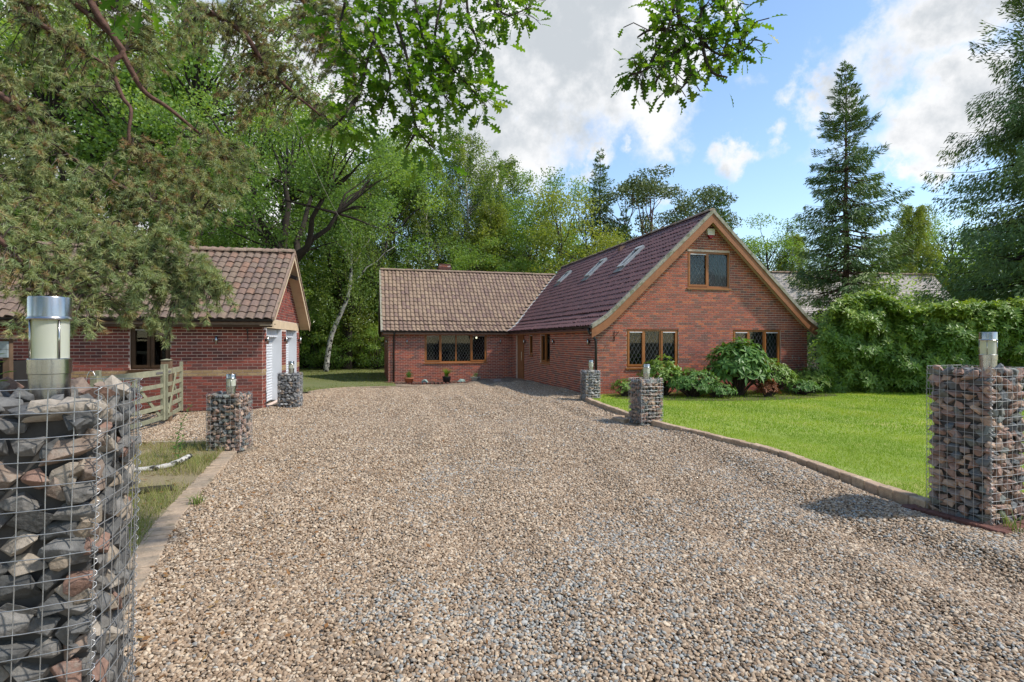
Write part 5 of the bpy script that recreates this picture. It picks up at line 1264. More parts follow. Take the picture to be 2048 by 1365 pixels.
gW = 'trees of the wood behind the bungalow'; gL = 'tall dark trees behind the garage'
BG = [
 # name, proto, px, Y, target height, label, group
 ('birch_tree', BIR_A, 930, 43, 18.6, 'tallest weeping birch against the cloud above the lower wing', gW),
 ('birch_tree', BIR_B, 1005, 46, 17.6, 'slim birch just right of the tallest weeping birch', gW),
 ('birch_tree', BIR_B, 860, 40, 15.5, 'birch behind the left end of the lower wing', gW),
 ('oak_tree', OAK_B, 1085, 47, 17.2, 'grey green broadleaf tree between the birches and the far spruce', gW),
 ('yellow_tree', YEL, 1120, 39, 12.4, 'rounded yellow green tree above the meeting of the roofs', gW),
 ('yellow_tree', YEL, 1195, 35, 8.6, 'low yellow green tree peeping over the plum roof', gW),
 ('spruce_tree', SPR_F, 1200, 48, 18.3, 'narrow dark spruce standing against blue sky above the plum roof', gW),
 ('cypress_tree', SPR_F, 1248, 42, 12.0, 'drooping conifer behind the middle of the plum ridge', gW),
 ('pine_tree', PIN_A, 1302, 45, 15.8, 'open crowned pine left of the gable peak', gW),
 ('pine_tree', PIN_A, 1385, 47, 15.0, 'lower open crowned pine nearest the gable peak', gW),
 ('spruce_tree', SPR_F, 1442, 44, 13.8, 'dark conifer tip just behind the gable peak', gW),
 ('oak_tree', OAK_C, 1535, 44, 11.8, 'green tree right of the gable peak, low against the sky', gW),
 ('birch_tree', BIR_Y, 1590, 46, 11.0, 'pale birch beside the big spruce on its left', gW),
 ('birch_tree', BIR_Y, 1832, 44, 13.0, 'yellowing birch between the two big spruces', gW),
 ('oak_tree', OAK_C, 1900, 46, 13.2, 'green tree half hidden by the rightmost spruce', gW),
 ('oak_tree', OAK_C, 950, 37, 9.0, 'bushy green tree directly behind the chimney', gW),
 ('oak_tree', OAK_C, 1030, 38, 8.8, 'bushy green tree right of the chimney', gW),
 ('birch_tree', BIR_B, 770, 40, 17, 'birch rising left of the lower wing roof', gW),
 ('birch_tree', BIR_Y, 700, 42, 13, 'yellowish birch behind the back lawn', gW),
 ('birch_tree', BIR_A, 620, 44, 15, 'birch seen past the garage gable', gW),
 ('oak_tree', OAK_A, 480, 33, 19, 'tall oak left of the spreading oak behind the garage', gL),
 ('oak_tree', OAK_A, 390, 29, 21, 'tall leafy oak showing through the gap in the pine boughs', gL),
 ('oak_tree', OAK_B, 300, 32, 19, 'tall oak behind the garage roof, left of the gap in the pine boughs', gL),
 ('oak_tree', OAK_A, 190, 30, 22, 'tall dark tree behind the middle pine bough', gL),
 ('oak_tree', OAK_B, 90, 31, 22, 'tall dark tree behind the lower pine bough', gL),
 ('oak_tree', OAK_A, -20, 30, 22, 'tall dark tree at the left edge of the picture behind the pine', gL),
 ('oak_tree', OAK_B, 690, 36, 18, 'tall oak behind the leaning birch', gL),
 ('oak_tree', OAK_A, 790, 48, 20, 'far oak behind the hanging oak leaves', gL),
 ('oak_tree', OAK_B, 560, 40, 19, 'far oak behind the spreading oak', gL),
 ('oak_tree', OAK_A, 250, 42, 23, 'far oak deep in the wood above the garage', gL),
 ('oak_tree', OAK_A, 100, 44, 24, 'far oak deep in the wood at the upper left', gL),
 ('oak_tree', OAK_C, 420, 27, 8.5, 'low bushy tree just above the garage ridge', gL),
 ('oak_tree', OAK_C, 300, 26, 8, 'low bushy tree above the garage ridge behind the pine', gL),
 ('oak_tree', OAK_C, 150, 26, 8.5, 'low bushy tree behind the left part of the garage roof', gL),
 ('oak_tree', OAK_C, 500, 30, 8, 'low bushy tree behind the right end of the garage ridge', gL),
 ('oak_tree', OAK_C, 880, 44, 13, 'leafy tree filling the gap left of the tallest birch', gW),
 ('oak_tree', OAK_C, 1060, 42, 12.5, 'leafy tree filling the gap right of the slim birch', gW),
 ('birch_tree', BIR_Y, 985, 40, 12, 'pale leaved birch above the middle of the lower wing ridge', gW),
 ('oak_tree', OAK_C, 1700, 48, 10, 'green tree behind the big spruce', gW),
 ('oak_tree', OAK_B, 1990, 50, 13, 'green tree behind the rightmost spruce', gW),
]
HT = {id(OAK_A): 18, id(OAK_B): 15, id(OAK_C): 12, id(YEL): 11, id(BIR_A): 18, id(BIR_B): 16, id(BIR_Y): 15, id(PIN_A): 15, id(SPR_F): 18}
rb = random.Random(5)
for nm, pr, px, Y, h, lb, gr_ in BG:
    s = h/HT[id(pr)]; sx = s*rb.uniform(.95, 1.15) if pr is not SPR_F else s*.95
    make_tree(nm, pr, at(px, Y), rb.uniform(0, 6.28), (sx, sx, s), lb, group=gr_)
# shrubs at the edge of the back lawn
for px, Y, h, pr, lb in ((640, 36, 4.2, BUSH, 'green shrub at the foot of the leaning birch'), (700, 37.5, 4.6, BUSH_Y, 'yellow green shrub right of the leaning birch'),
                         (750, 36, 3.0, BUSH, 'dark shrub at the lawn edge by the lower wing corner'), (605, 37, 3.6, BUSH, 'green shrub at the lawn edge past the garage gable'),
                         (730, 40, 5.2, BUSH_Y, 'taller yellow shrub behind the lawn edge shrubs'), (1662, 22.5, 3.1, BUSH, 'green shrub in the gap between the gable corner and the rhododendron hedge'), (1775, 30.5, 5.2, BUSH, 'green shrub below the big spruce before the pale roof'), (670, 35.5, 2.4, BUSH, 'low dark shrub behind the white birch trunk')):
    s = h/3.6; make_tree('shrub', pr, at(px, Y), rb.uniform(0, 6), (s*1.1, s*1.1, s), lb, 'shrub', 'shrubs along the back lawn')
# unseen oaks added behind the viewer so the panes mirror trees, not bright sky
for x, y, h in ((-9, -13, 15), (-1, -17, 16), (7, -20, 15), (-16, -6, 15)):
    make_tree('oak_tree', OAK_B, (x, y, -.2), rb.uniform(0, 6), h/15, 'oak added out of view behind the viewpoint for the pane reflections', group='oaks behind the viewpoint')
# far wood, one mass
def far_wood():
    rs = np.random.RandomState(41); n = 42000; a = rs.uniform(-1.0, 1.0, n); r = rs.uniform(55, 66, n)
    top = 7.5+3.2*np.sin(a*9+1)+1.8*np.sin(a*23)+1.2*np.sin(a*51+2)+3*(a < -.15)
    z = rs.rand(n)**.8*top; C = np.stack([np.sin(a)*r, np.cos(a)*r, z], 1); C += rs.normal(0, .35, C.shape)
    return polys('far_wood', leaves(C, rs.uniform(.35, .75, n), rs.uniform(.25, .45, n), rs=rs), 4, 'leaf_oak', np.clip(.5+.4*np.sin(a*31)*np.cos(r)+rs.normal(0, .12, n), 0, 1))
tag(link('far_wood', far_wood()), 'distant wood closing the view behind all the trees', 'wood', kind='stuff')
def understory():
    rs = np.random.RandomState(42); n = 26000; a = rs.uniform(-1.15, -.12, n); Yd = rs.uniform(38, 46, n)
    z = rs.rand(n)**1.2*(3.6+1.3*np.sin(a*17)+.8*np.sin(a*41)); C = np.stack([a*Yd, Yd, z-.2], 1)
    return polys('undergrowth', leaves(C, rs.uniform(.2, .4, n), rs.uniform(.14, .26, n), rs=rs), 4, 'leaf_oak', np.clip(.4+.3*np.sin(a*37)+rs.normal(0, .15, n), 0, 1))
tag(link('undergrowth', understory()), 'dark undergrowth below the wood beyond the back lawn', 'undergrowth', kind='stuff')

# big spruces on the right
SP1 = spruce(51, 18.4, 4.0, 46, 8, .3, .055, dens=1.7, hang=.6, brown=1, curtain=.35)
make_tree('spruce_tree', SP1, at(1692, 33), .5, 1.0, 'tall open spruce with bare upper stem beyond the hedge')
SP2 = spruce(52, 19.5, 5.2, 46, 8, .22, .05, dens=3.2, hang=.75, curtain=.8)
make_tree('spruce_tree', SP2, at(2112, 22.5), 1.2, (1, 1, 1), 'dense dark spruce with hanging boughs at the right edge')

# neighbour's house behind the spruce
nb = empty('neighbour_house', at(1560, 36, 0), .12, label='pale tiled house half hidden behind the big spruce', cat='house')
m = MB(); m.bx(-1.5, 15.5, 2.4, 7.6, -.2, 3.0); m.obj('wall', 'neighbour_wall', nb)
m = MB(); n = 28
for i in range(n):
    t0, t1 = i/n, (i+1)/n; f = lambda t: (1.4+3.6*t, 2.7+4.1*t)
    (y0, z0), (y1, z1) = f(t0), f(t1+.01)
    m.add([(-2, y0, z0+.03), (16, y0, z0+.03), (16, y1, z1), (-2, y1, z1), (-2, y0, z0), (16, y0, z0)], [(0, 1, 2, 3), (4, 5, 1, 0)])
m.add([(-2, 5.0, 6.8), (16, 5.0, 6.8), (16, 8.6, 2.7), (-2, 8.6, 2.7)], [(0, 1, 2, 3)])
nr = m.obj('roof', 'neighbour_tile', nb)
ridge_tiles(nr, (-2, 5.0, 6.82), (16, 5.0, 6.82), r=.14, L=.9)
m = MB(); m.add([(-1.5, 2.4, 3), (-1.5, 7.6, 3), (-1.5, 5, 6.6)], [(0, 1, 2)]); m.add([(15.5, 2.4, 3), (15.5, 7.6, 3), (15.5, 5, 6.6)], [(2, 1, 0)]); m.obj('gable', 'neighbour_wall', nb)

# ------------------------------------------------------------------ rhododendron hedge and shrubs
def rosettes(C, Nrm, L, W, k, rs, T):
    """whorls of k leaves round shoot tips C pointing along Nrm; each leaf two folded faces"""
    n = len(C); V = []; TT = []
    Nrm = unit(Nrm); a = unit(np.cross(Nrm, rs.normal(size=(n, 3)))); b = np.cross(Nrm, a)
    for i in range(k):
        ph = 2*PI*i/k+rs.uniform(-.35, .35, n); d = a*np.cos(ph)[:, None]+b*np.sin(ph)[:, None]
        el = rs.normal(.12, .32, n)[:, None]; d = unit(d+Nrm*el); s = unit(np.cross(d, Nrm)); l = (L*rs.uniform(.7, 1.2, n))[:, None]; w = W*rs.uniform(.8, 1.2, n)[:, None]
        up = np.cross(s, d); m1 = C+d*l*.5; tip = C+d*l-up*l*.12; dip = up*w*.16
        for sg in (1, -1):
            V.append(np.stack([C, m1+s*sg*w*.5+dip, tip, m1], 1)); TT.append(T)
    return np.concatenate(V).reshape(-1, 3), np.concatenate(TT)
def hedge(name, box, n, label, seed, L=.17, topf=None):
    x0, x1, y0, y1, H = box; rs = np.random.RandomState(seed)
    u = rs.rand(n); face = rs.rand(n); x = x0+(x1-x0)*u
    bul = .3*np.sin(x*1.7+seed)
    h = H*(.98+.22*(vnoise(x+11, x*0+3, 1.3, seed)-.5)+.1*(vnoise(x+5, x*0+8, .5, seed)-.5)-.16*(u < .1)*(1-u*10))
    zf = rs.rand(n)
    onf = face < .68
    z = np.where(onf, zf*h, h-.35*rs.rand(n)**2)
    prof = .7*np.sin(np.clip(z/h, 0, 1)*PI*.62+.35)
    y = np.where(onf, y0+.95-prof-bul*.35+np.abs(rs.normal(0, .24, n))-.75*(vnoise(x*1.0+20, z*1.15+5, .55, seed)-.5)-.5*(vnoise(x+9, z+3, .23, seed+1)-.5), y0+.3+(y1-y0-.3)*rs.rand(n))
    z = np.where(onf, z, z+.35*(vnoise(x+7, y+3, .5, seed+2)-.5))
    x = x+np.maximum(0, y-y0)*.6*(1-u)+.25*(1-u)**6; z = z*np.where(u < .06, .93+1.2*u, 1)
    y = y-.14*(x-x0)*(seed == 61)
    Nn = np.stack([rs.normal(0, .35, n)-.8*(u < .06), np.where(onf, -1.0, -.25), np.where(onf, .25+z/h*.75, 1.1)], 1)+rs.normal(0, .25, (n, 3))
    T = np.clip(.3+.12*np.sin(x*2.3+z*3.7)+.38*(z/h)**2.5+rs.normal(0, .1, n), 0, 1)  # yellower towards the top: sunlight on the hedge put into the leaf tint
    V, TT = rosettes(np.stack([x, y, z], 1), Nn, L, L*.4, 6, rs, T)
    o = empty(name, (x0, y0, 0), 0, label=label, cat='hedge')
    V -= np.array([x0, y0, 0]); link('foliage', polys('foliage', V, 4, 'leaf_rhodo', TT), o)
    m = MB()
    for i in range(int((x1-x0)*1.6)):
        p = Vector((rs.uniform(.2, x1-x0-.2), rs.uniform(.9, y1-y0), 0)); m.tube(limb_pts(p, p+Vector((rs.normal(0, .5), rs.normal(0, .4), H*.85)), 0, 3), [.05, .04, .03, .015], 5, False)
    m.obj('stem', 'bark_dark', o)
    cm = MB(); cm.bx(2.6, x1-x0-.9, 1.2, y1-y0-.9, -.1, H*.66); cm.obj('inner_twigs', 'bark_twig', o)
    return o
hedge('rhododendron_hedge', (9.12, 17.2, 16.75, 20.5, 2.9), 9600, 'broad glossy rhododendron hedge at the back of the front lawn', 61)
hedge('rhododendron_hedge', (15.2, 24, 15.4, 19.5, 2.3), 5200, 'darker rhododendron hedge behind the tall brown gabion', 62)

def leaf_shrub(name, loc, R, H, nshoot, L, W, mat, label, seed, parts=False, k=6, group=None, fill=0):
    rs = np.random.RandomState(seed); d = unit(rs.normal(size=(nshoot, 3))); d[:, 2] = np.abs(d[:, 2])*.95-.12; r = rs.uniform(.62, 1.0, nshoot)
    C = d*r[:, None]*np.array([R, R*.8, H*.62])+np.array([0, 0, H*.38]); C[:, 2] = np.maximum(C[:, 2], .05)
    V, TT = rosettes(C, d+np.array([0, 0, .5]), L, W, k, rs, np.full(nshoot, .5))
    o = empty(name, loc, 0, label=label, cat='shrub', group=group)
    m = MB()
    for c in C[::2]: m.tube(limb_pts((rs.normal(0, .05), rs.normal(0, .05), -.05), c, .05, 3), [.016, .012, .008, .004], 4, False)
    m.obj('stem', 'bark_twig', o)
    if not parts: link('foliage', polys('foliage', V, 4, mat, TT), o); return o
    V = V.reshape(-1, 2*0+4, 3); half = len(V)//(2*k)      # leaf halves come as blocks: (leaf i, side)
    lv = []
    for i in range(k):
        A = V[(2*i)*nshoot:(2*i+1)*nshoot]; B = V[(2*i+1)*nshoot:(2*i+2)*nshoot]
        for j in range(nshoot): lv.append(np.concatenate([A[j], B[j]]))
    Mw = np.array(loc)
    lv.sort(key=lambda q: q[:, 1].mean())               # nearest to the viewer first
    for q in lv[:300]:
        me = polys('leaf', q, 4, mat); link('leaf', me, o)
    if len(lv) > 300: link('foliage', polys('foliage', np.concatenate(lv[300:]), 4, mat), o)['kind'] = 'stuff'
    return o
def gp(s, t, z=.04): v = hp(s, t, 0); v.z = z; return v
leaf_shrub('large_leaf_shrub', gp(3.98, -1.3), .92, 1.95, 180, .3, .1, 'leaf_shrub', 'large rounded shrub with long leaves before the gable windows', 71, True, 7)
leaf_shrub('dark_shrub', gp(1.75, -.85), .72, 1.35, 150, .15, .06, 'leaf_rhodo', 'dark shrub below the left gable window', 72)
leaf_shrub('low_shrub', gp(2.45, -1.3), .95, .95, 230, .12, .05, 'leaf_shrub', 'low spreading shrub left of the large leaved shrub', 73)
leaf_shrub('low_shrub', gp(.62, -.75), .5, .62, 110, .08, .035, 'leaf_rhodo', 'small dark shrub behind the kerb gabion near the gable corner', 74)
leaf_shrub('rust_shrub', gp(4.5, -1.95), .3, .6, 60, .12, .05, 'leaf_rust', 'small rust coloured shrub at the foot of the large leaved shrub', 75)
leaf_shrub('dark_shrub', gp(5.2, -1.1), .85, 1.25, 210, .12, .05, 'leaf_rhodo', 'dark shrub right of the large leaved shrub below the window', 76)
leaf_shrub('variegated_shrub', gp(6.65, -1.2), .72, .92, 210, .1, .042, 'leaf_bright', 'light yellow green shrub at the right end of the gable bed', 77)
leaf_shrub('low_shrub', gp(5.9, -1.7), .6, .55, 130, .1, .04, 'leaf_shrub', 'low green shrub filling the front of the gable bed', 78)
leaf_shrub('low_shrub', gp(3.0, -1.75), .55, .5, 120, .09, .04, 'leaf_shrub', 'low green shrub at the lawn edge left of the rust shrub', 79)
bm_b = [gp(.3, -.1), gp(.1, -1.3), gp(1.6, -2.2), gp(3.5, -2.7), gp(5.2, -2.6), gp(6.8, -2.1), gp(7.6, -.9), gp(7.6, -.1)]
flat('gable_bed', [(p.x, p.y) for p in bm_b], .062, 'soil')
# pinkish seed heads at the far corner
rs_ = np.random.RandomState(80); V = []
m = MB()
for i in range(26):
    p = Vector((rs_.normal(0, .25), rs_.normal(0, .2), 0)); e = p+Vector((rs_.normal(0, .2), rs_.normal(0, .2), rs_.uniform(.7, 1.25))); m.tube([p, p.lerp(e, .5), e], [.006, .005, .003], 3, False)
    c = np.array(e)+rs_.normal(0, .03, (14, 3))-np.array([0, 0, .1])*rs_.rand(14, 1); V.append(c)
o = empty('feathery_plant', gp(7.3, -.9), 0, label='wispy pinkish seed heads at the far gable corner', cat='plant')
m.obj('stem', 'bark_twig', o); link('seed_heads', polys('seed', leaves(np.concatenate(V), .05, .02, rs=rs_), 4, 'net_curtain'), o)

# weeds on the verge
def weed(loc, H, nl, L, W, label, seed, mat='leaf_shrub', lean=(.1, .05)):
    rs = np.random.RandomState(seed); o = empty('weed', loc, 0, label=label, cat='weed'); m = MB()
    pts = [Vector((lean[0]*H*(i/6)**2, lean[1]*H*(i/6)**2, H*i/6)) for i in range(7)]; m.tube(pts, [.006-.0007*i for i in range(7)], 5); m.obj('stem', 'leaf_shrub', o)
    for i in range(nl):
        t = .15+.85*i/nl; c = pts[0].lerp(pts[-1], t); c.x = lean[0]*H*t*t; c.y = lean[1]*H*t*t; a = i*2.4; l = L*(1.1-.6*t)*rs.uniform(.8, 1.2)
        d = Vector((math.cos(a), math.sin(a), .5)).normalized(); s = Vector((-math.sin(a), math.cos(a), 0)); mb = MB()
        q = [c, c+d*l*.35+s*W*.5+Vector((0, 0, .15*W)), c+d*l*.7+s*W*.4, c+d*l-Vector((0, 0, .15*l)), c+d*l*.7-s*W*.4, c+d*l*.35-s*W*.5+Vector((0, 0, .15*W)), c+d*l*.5]
        mb.add(q, [(0, 1, 6), (1, 2, 6), (2, 3, 6), (3, 4, 6), (4, 5, 6), (5, 0, 6)]); mb.obj('leaf', mat, o)
weed(cL+Vector((-.195, .02, 1.4)), .15, 14, .07, .02, 'bright green weed sprouting on top of the slate gabion', 81, 'leaf_bright', (.05, 0))
weed((-4.75, 7.75, .0), .78, 26, .12, .03, 'tall thin weed growing beside the small gabion', 82, lean=(.25, .1))
weed((-4.55, 7.5, .0), .4, 16, .1, .03, 'short leafy weed on the verge before the small gabion', 83, lean=(.2, .0))
o = link('grass_tuft', tuft(None, 40, .16, .008, 'grass_weed', 1.0, rr)); o.location = (-3.18, 5.55, .01); tag(o, 'small grass tuft sprouting in the block edging', 'grass tuft')
o = link('grass_tuft', tuft(None, 26, .22, .007, 'grass_weed', .9, rr)); o.location = (cR.x-.06, cR.y-.45, .0); tag(o, 'small grass tuft at the foot of the tall brown gabion', 'grass tuft')
# ------------------------------------------------------------------ the near pine: boughs hang in from the left and above
def near_pine():
    rs = np.random.RandomState(91); random.seed(91)
    root = empty('pine_tree', (-7.6, 5.6, 0), 0, label='large foreground pine with drooping needled boughs and reddish limbs', cat='tree'); R0 = Vector((-7.6, 5.6, 0))
    tr = MB(); tp = [Vector((.1*math.sin(z), .1*math.cos(z), z)) for z in np.linspace(-.3, 15, 12)]; tr.tube(tp, [.3*(1.1-1.0*i/11) for i in range(12)], 12)
    tr.obj('trunk', 'bark_pine', root, True)
    # boughs: lists of (px, py, Y), radius at the start
    B = [([(-60, 330, 5.6), (0, 355, 5.7), (80, 405, 5.8), (160, 450, 5.9), (260, 500, 6.0), (350, 560, 6.1), (430, 578, 6.2)], .04, 4.0),
         ([(120, -150, 6.6), (185, 10, 6.5), (228, 75, 6.6), (262, 140, 6.7), (290, 185, 6.8), (335, 215, 6.9), (390, 260, 7.1), (440, 300, 7.3)], .046, 9),
         ([(228, 75, 6.6), (222, 130, 6.6), (245, 195, 6.6), (262, 220, 6.6), (258, 280, 6.6), (285, 330, 6.7), (340, 370, 6.8)], .03, 7),
         ([(320, -150, 7.6), (380, 0, 7.6), (440, 35, 7.7), (490, 70, 7.8), (530, 130, 8.0), (580, 180, 8.2), (640, 230, 8.4)], .06, 9.5),
         ([(30, -150, 6.4), (60, 20, 6.3), (100, 60, 6.3), (150, 90, 6.4), (210, 130, 6.5)], .05, 8),
         ([(560, -150, 8.4), (600, -20, 8.4), (640, 60, 8.5), (690, 110, 8.6), (720, 190, 8.7)], .05, 10),
         ([(-80, 150, 6.0), (0, 190, 6.0), (60, 240, 6.1), (120, 300, 6.2), (200, 350, 6.3), (300, 400, 6.4), (400, 430, 6.6)], .04, 6),
         ([(-80, 420, 5.0), (0, 480, 5.1), (60, 540, 5.2), (120, 575, 5.3), (170, 620, 5.4)], .03, 4.2)]
    paths = []
    for pts, r, zs in B:
        w = [P(*p)-R0 for p in pts]; s = Vector((0, 0, max(w[0].z+.4, zs)))
        line = catmull([s, s.lerp(w[0], .5)+Vector((0, 0, .25))]+w, 4); n = len(line)
        m = MB(); m.tube(line, [r*1.15*(1-.82*i/(n-1))+.004 for i in range(n)], 7); m.obj('bough', 'bark_pine', root, True)
        paths.append(line)
    allp = np.array([tuple(p) for l in paths for p in l])
    # foliage masses: (px, py, Y, radius px, amount, brown)
    FM = [(20, 470, 5.4, 75, 1.0, .35), (95, 470, 5.6, 70, 1.0, .3), (175, 480, 5.8, 70, 1.0, .1), (250, 520, 5.9, 70, 1.2, .05), (320, 550, 6.0, 65, 1.3, .05), (390, 570, 6.1, 55, 1.2, .0), (440, 578, 6.2, 38, .9, 0),
          (200, 570, 5.7, 65, 1.1, .15), (280, 610, 5.9, 55, 1.1, .1), (330, 650, 5.9, 40, .9, .15), (150, 600, 5.5, 50, .9, .3), (60, 570, 5.2, 55, .8, .45), (170, 655, 5.3, 32, .7, .35), (20, 560, 5.1, 50, .7, .4), (370, 605, 6.0, 40, .9, .05), (45, 660, 5.2, 28, .35, .45), (340, 510, 5.9, 60, 1.2, .05), (270, 570, 5.7, 60, 1.2, .1), (400, 545, 6.0, 50, 1.2, .0), (110, 545, 5.4, 65, 1.2, .3), (30, 520, 5.2, 60, 1.1, .35), (385, 620, 6.0, 40, .9, .1), (215, 520, 5.7, 65, 1.2, .1), (150, 540, 5.5, 60, 1.2, .2), (440, 600, 6.1, 35, .8, .05), (235, 620, 5.7, 45, 1.0, .15), (90, 610, 5.2, 45, .9, .35),
          (40, 330, 5.8, 75, 1.0, .3), (110, 380, 5.9, 70, 1.1, .1), (30, 400, 5.7, 70, 1.0, .15), (150, 420, 6.0, 60, 1.0, .1), (90, 290, 6.1, 55, .8, .35), (40, 240, 6.1, 60, .8, .5),
          (230, 420, 6.3, 55, .9, .5), (300, 420, 6.4, 60, 1.0, .45), (370, 400, 6.6, 60, 1.0, .55), (440, 370, 6.9, 60, 1.0, .4), (410, 310, 7.0, 60, 1.0, .45), (480, 330, 7.1, 50, .9, .3), (330, 350, 6.8, 60, .9, .6), (265, 340, 6.6, 55, .8, .65), (250, 470, 6.2, 50, .8, .4), (430, 430, 6.7, 50, .8, .35), (350, 460, 6.4, 55, 1.0, .2),
          (30, 60, 6.3, 70, .8, .45), (110, 40, 6.4, 70, .8, .4), (60, 130, 6.3, 70, .8, .35), (150, 110, 6.5, 65, .8, .35), (120, 190, 6.3, 50, .6, .4), (200, 60, 6.7, 50, .6, .6), (20, 190, 6.2, 60, .7, .5),
          (300, 40, 6.9, 60, .7, .3), (320, 100, 7.0, 55, .7, .35), (260, 20, 6.9, 50, .6, .4), (380, 70, 7.4, 60, .7, .3), (300, 160, 6.9, 45, .6, .5), (210, 160, 6.6, 40, .5, .6),
          (450, 60, 7.8, 60, .8, .5), (500, 130, 8.0, 65, .9, .6), (560, 60, 8.2, 65, .9, .4), (560, 160, 8.2, 60, .9, .6), (620, 110, 8.4, 65, .9, .45), (640, 40, 8.5, 60, .9, .3), (620, 200, 8.4, 55, .8, .5), (680, 130, 8.6, 55, .8, .35), (480, 200, 8.0, 50, .8, .9), (500, 250, 8.1, 30, .5, 1.0), (690, 60, 8.6, 50, .8, .3), (650, 260, 8.6, 40, .6, .35), (700, 210, 8.7, 40, .7, .3), (500, 20, 7.9, 55, .7, .4), (540, 230, 8.2, 45, .6, .6)]
    tw = MB(); V = []; TT = []; cones = []
    for px, py, Y, rp, am, br in FM:
        c = np.array(P(px, py, Y)-R0); R = rp*Y/F; k = int(17*am*(R/.33)**2)+6
        for i in range(k):
            g = unit(rs.normal(size=3))*rs.rand()**.4*R*np.array([1, .8, .85]); e = c+g
            d = np.linalg.norm(allp-e, axis=1)+.6*np.maximum(0, e[2]-allp[:, 2]+.1); j = d.argmin(); s = allp[j]
            if np.linalg.norm(s-e) > 2.2: s = c+(s-c)*.35
            path = limb_pts(s, e, .12, 5, .07); tw.tube(path, [.011, .009, .007, .005, .004, .003], 3, False)
            pa = np.array([tuple(p) for p in path]); ln = np.linalg.norm(pa[-1]-pa[0])
            nt = int(min(14, 4+ln*.6/.06)*(.7+.5*am))
            tb = np.clip(br+rs.normal(0, .2), 0, 1)
            for q in range(nt):
                u = 1-rs.rand()**2.0*min(1, .6/max(ln, .3)); f = u*5; a = min(4, int(f)); p = pa[a]+(pa[a+1]-pa[a])*(f-a)
                dr = unit((pa[a+1]-pa[a])/max(ln/5, .01)+rs.normal(0, .75, 3)+np.array([0, 0, .15])); sl = rs.uniform(.03, .09)
                if rs.rand() < .5: tw.tube([Vector(p), Vector(p+dr*sl)], .0022, 3, False)
                m = 24; h = rs.rand(m)*sl; az = rs.uniform(0, 6.28, m); o1 = unit(np.cross(dr, rs.normal(size=3))); o2 = np.cross(dr, o1)
                rad = o1*np.cos(az)[:, None]+o2*np.sin(az)[:, None]; nd = unit(dr*rs.uniform(.45, 1.0, m)[:, None]+rad*.8)
                b0 = p+dr*h[:, None]; L = rs.uniform(.045, .075, m)[:, None]; sd_ = unit(np.cross(nd, rs.normal(size=(m, 3))))*.0034
                V.append(np.stack([b0-sd_, b0+sd_, b0+nd*L], 1).reshape(-1, 3)); TT.append(np.full(m, np.clip(.22+rs.normal(0, .12)+.6*(rs.rand() < tb*.55)*rs.uniform(.5, 1.1)+.12*tb, 0, 1)))
            if rs.rand() < .12: cones.append(e)
    tw.obj('twigs', 'bark_twig', root)
    link('needles', polys('needles', np.concatenate(V), 3, 'needle', np.concatenate(TT)), root)
    cm = MB(); cm.lathe([(.001, -.03), (.016, -.02), (.022, 0), (.016, .02), (.001, .03)], 7); me = cm.mesh('cone', True); me.materials.append(MATS['cone'])
    for e in cones[:60]:
        o = link('cone', me, root); o.location = e; o.rotation_euler = (random.uniform(0, 3), random.uniform(0, 3), 0)
near_pine()

# ------------------------------------------------------------------ the oak over the viewpoint: leafy twigs hang into the picture
def oak_leaf_mesh(seed):
    rs = random.Random(seed); n = 4; L = 1.0; out = [(0, 0)]
    side = [(.0, .015), (.16, .03), (.2, .15), (.27, .17), (.31, .09), (.38, .1), (.44, .25), (.53, .26), (.56, .12), (.63, .12), (.69, .27), (.78, .24), (.8, .11), (.86, .1), (.93, .16), (1.0, .06), (1.02, 0)]
    vs = []; mid = []
    for x, y in side:
        j = 1+rs.uniform(-.15, .15); vs.append((y*j, x, .06*y*4*(1 if True else 0)-.14*x*x)); mid.append((0, x, -.14*x*x))
    k = len(side); m = MB()
    V = vs+mid+[(-a*rs.uniform(.85, 1.1), b, c) for a, b, c in vs]
    fs = [(k+i, i, i+1, k+i+1) for i in range(k-1)]+[(2*k+i, k+i, k+i+1, 2*k+i+1) for i in range(k-1)]
    m.add(V, fs); me = m.mesh('leaf', True); me.materials.append(MATS['leaf_oak_near']); return me
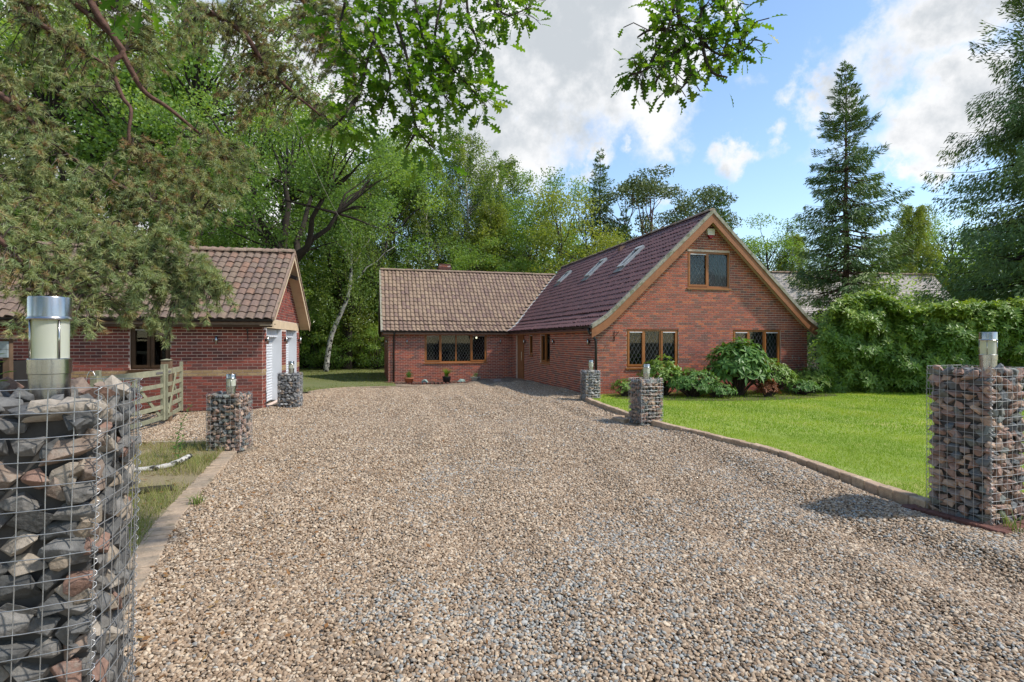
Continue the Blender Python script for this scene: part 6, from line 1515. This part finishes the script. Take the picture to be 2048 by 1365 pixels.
def near_oak():
    rs = np.random.RandomState(95); random.seed(95); R0 = Vector((4.4, -3.2, 0))
    root = empty('oak_tree', R0, 0, label='oak over the viewpoint whose leafy twigs hang in at the top of the picture', cat='tree')
    tr = MB(); tr.tube([(.06*math.sin(z), .05*z*.3, z) for z in np.linspace(-.2, 7, 9)], [.42-.03*i for i in range(9)], 12); tr.obj('trunk', 'bark_dark', root, True)
    LM = [oak_leaf_mesh(i) for i in range(4)]
    # twig lines (px, py, Y); each leafed
    Y0 = 4.1
    TWG = [[(760, -160, 4.6), (770, -20, 4.3), (745, 80, 4.1), (720, 180, 4.0), (690, 260, 3.9)], [(770, -20, 4.3), (815, 120, 4.0), (822, 200, 3.9), (835, 260, 3.9), (870, 300, 3.9)],
           [(890, -160, 4.5), (885, -20, 4.2), (870, 80, 4.1), (900, 130, 4.0), (935, 170, 4.0), (975, 215, 4.0)], [(960, -120, 4.5), (985, -20, 4.3), (1010, 30, 4.2), (1060, 15, 4.2)],
           [(820, -150, 4.5), (830, 0, 4.2), (850, 90, 4.1), (870, 160, 4.0), (905, 215, 4.0)], [(700, -120, 4.5), (690, 0, 4.3), (680, 60, 4.2), (700, 130, 4.1)], [(930, -100, 4.4), (935, 20, 4.2), (955, 90, 4.1), (935, 120, 4.1)], [(722, 180, 4.0), (690, 230, 3.9), (660, 260, 3.9)], [(835, 260, 3.9), (810, 300, 3.9)], [(745, 80, 4.1), (780, 150, 4.0), (760, 230, 4.0)],
           [(1345, -150, 2.07), (1350, -10, 1.93), (1335, 60, 1.89), (1310, 110, 1.89), (1290, 140, 1.89), (1265, 150, 1.85)], [(1400, -140, 2.07), (1405, -10, 1.93), (1400, 70, 1.89), (1440, 110, 1.89), (1490, 100, 1.89)],
           [(1350, -10, 1.93), (1370, 90, 1.89), (1380, 150, 1.85), (1350, 190, 1.85)], [(1440, -100, 2.02), (1445, 0, 1.93), (1470, 50, 1.89), (1480, 85, 1.89)], [(1400, 70, 1.89), (1420, 140, 1.85), (1455, 155, 1.85)], [(1335, 60, 1.89), (1300, 60, 1.89), (1275, 75, 1.89)], [(1370, 90, 1.89), (1330, 130, 1.85), (1310, 170, 1.85)],
           [(230, -60, 2.6), (235, 0, 2.5), (240, 22, 2.5)], [(290, -60, 2.6), (285, -5, 2.5)]]
    tb = MB(); lv = []; hub = Vector((.5, 2.2, 6.4))-R0
    for nm, a, b, r in (('limb', Vector((0, .1, 6.2)), hub, .07), ('limb', hub, P(820, -190, 4.7)-R0, .035), ('limb', hub, P(1390, -200, 2.2)-R0, .035), ('limb', hub, P(950, -160, 4.6)-R0, .03), ('limb', hub, P(260, -90, 2.7)-R0, .025)):
        m = MB(); m.tube(limb_pts(a, b, .3, 6, .03), [r*(1-.09*i) for i in range(7)], 8); m.obj('limb', 'bark_dark', root, True)
    anchors = [P(820, -190, 4.7)-R0, P(1390, -200, 2.2)-R0, P(950, -160, 4.6)-R0, P(260, -90, 2.7)-R0]
    for t in TWG:
        pts = [P(*q)-R0 for q in t]
        if t[0][1] < -50:
            a = min(anchors, key=lambda q: (q-pts[0]).length); tb.tube(limb_pts(a, pts[0], .05, 3, .03), [.016, .014, .012, .01], 5, False)
        line = catmull(pts, 6); tb.tube(line, [(.006 if t[0][0] > 1100 else .012)*(1-.75*i/(len(line)-1))+.0012 for i in range(len(line))], 5, False)
        short = len(t) == 3 and t[0][2] < 3
        L = sum((b-a).length for a, b in zip(line[:-1], line[1:])); n = int(L/((.0085 if t[0][0] < 1100 else .0038) if not short else .05))
        for i in range(n):
            u = rs.uniform(.08, 1.0)*(len(line)-1); j = min(len(line)-2, int(u)); p = line[j].lerp(line[j+1], u-j)
            kk = .45 if t[0][0] > 1100 else 1.0; sp = kk*.095*(1-.5*rs.rand()); off = Vector(rs.normal(0, sp, 3)*np.array([1, 1, .8]))
            q = p+off
            if off.length > .05 and rs.rand() < .5: tb.tube([p, p.lerp(q, .6)+Vector((0, 0, .02)), q], .002, 3, False)
            lv.append((q, off.normalized() if off.length > 1e-4 else Vector((0, 0, -1)), kk))
    tb.obj('twigs', 'bark_twig', root)
    rest = MB(); rnd = random.Random(9); k = 0
    rnd.shuffle(lv)
    for q, d, kk in lv:
        d = (d+Vector((rnd.gauss(0, .5), rnd.gauss(0, .5), rnd.gauss(-.25, .4)))).normalized(); nz = Vector((rnd.gauss(0, .6), rnd.gauss(0, .6), 1)).normalized()
        x = d.cross(nz).normalized(); z = x.cross(d); s = kk*rnd.uniform(.075, .13)
        M = Matrix(((x.x*s, d.x*s, z.x*s, q.x), (x.y*s, d.y*s, z.y*s, q.y), (x.z*s, d.z*s, z.z*s, q.z), (0, 0, 0, 1)))
        me = rnd.choice(LM)
        if k < 300: o = link('leaf', me, root); o.matrix_local = M
        else: rest.add([M @ v.co for v in me.vertices], [tuple(f.vertices) for f in me.polygons])
        k += 1
    rest.obj('foliage', 'leaf_oak_near', root)['kind'] = 'stuff'
near_oak()
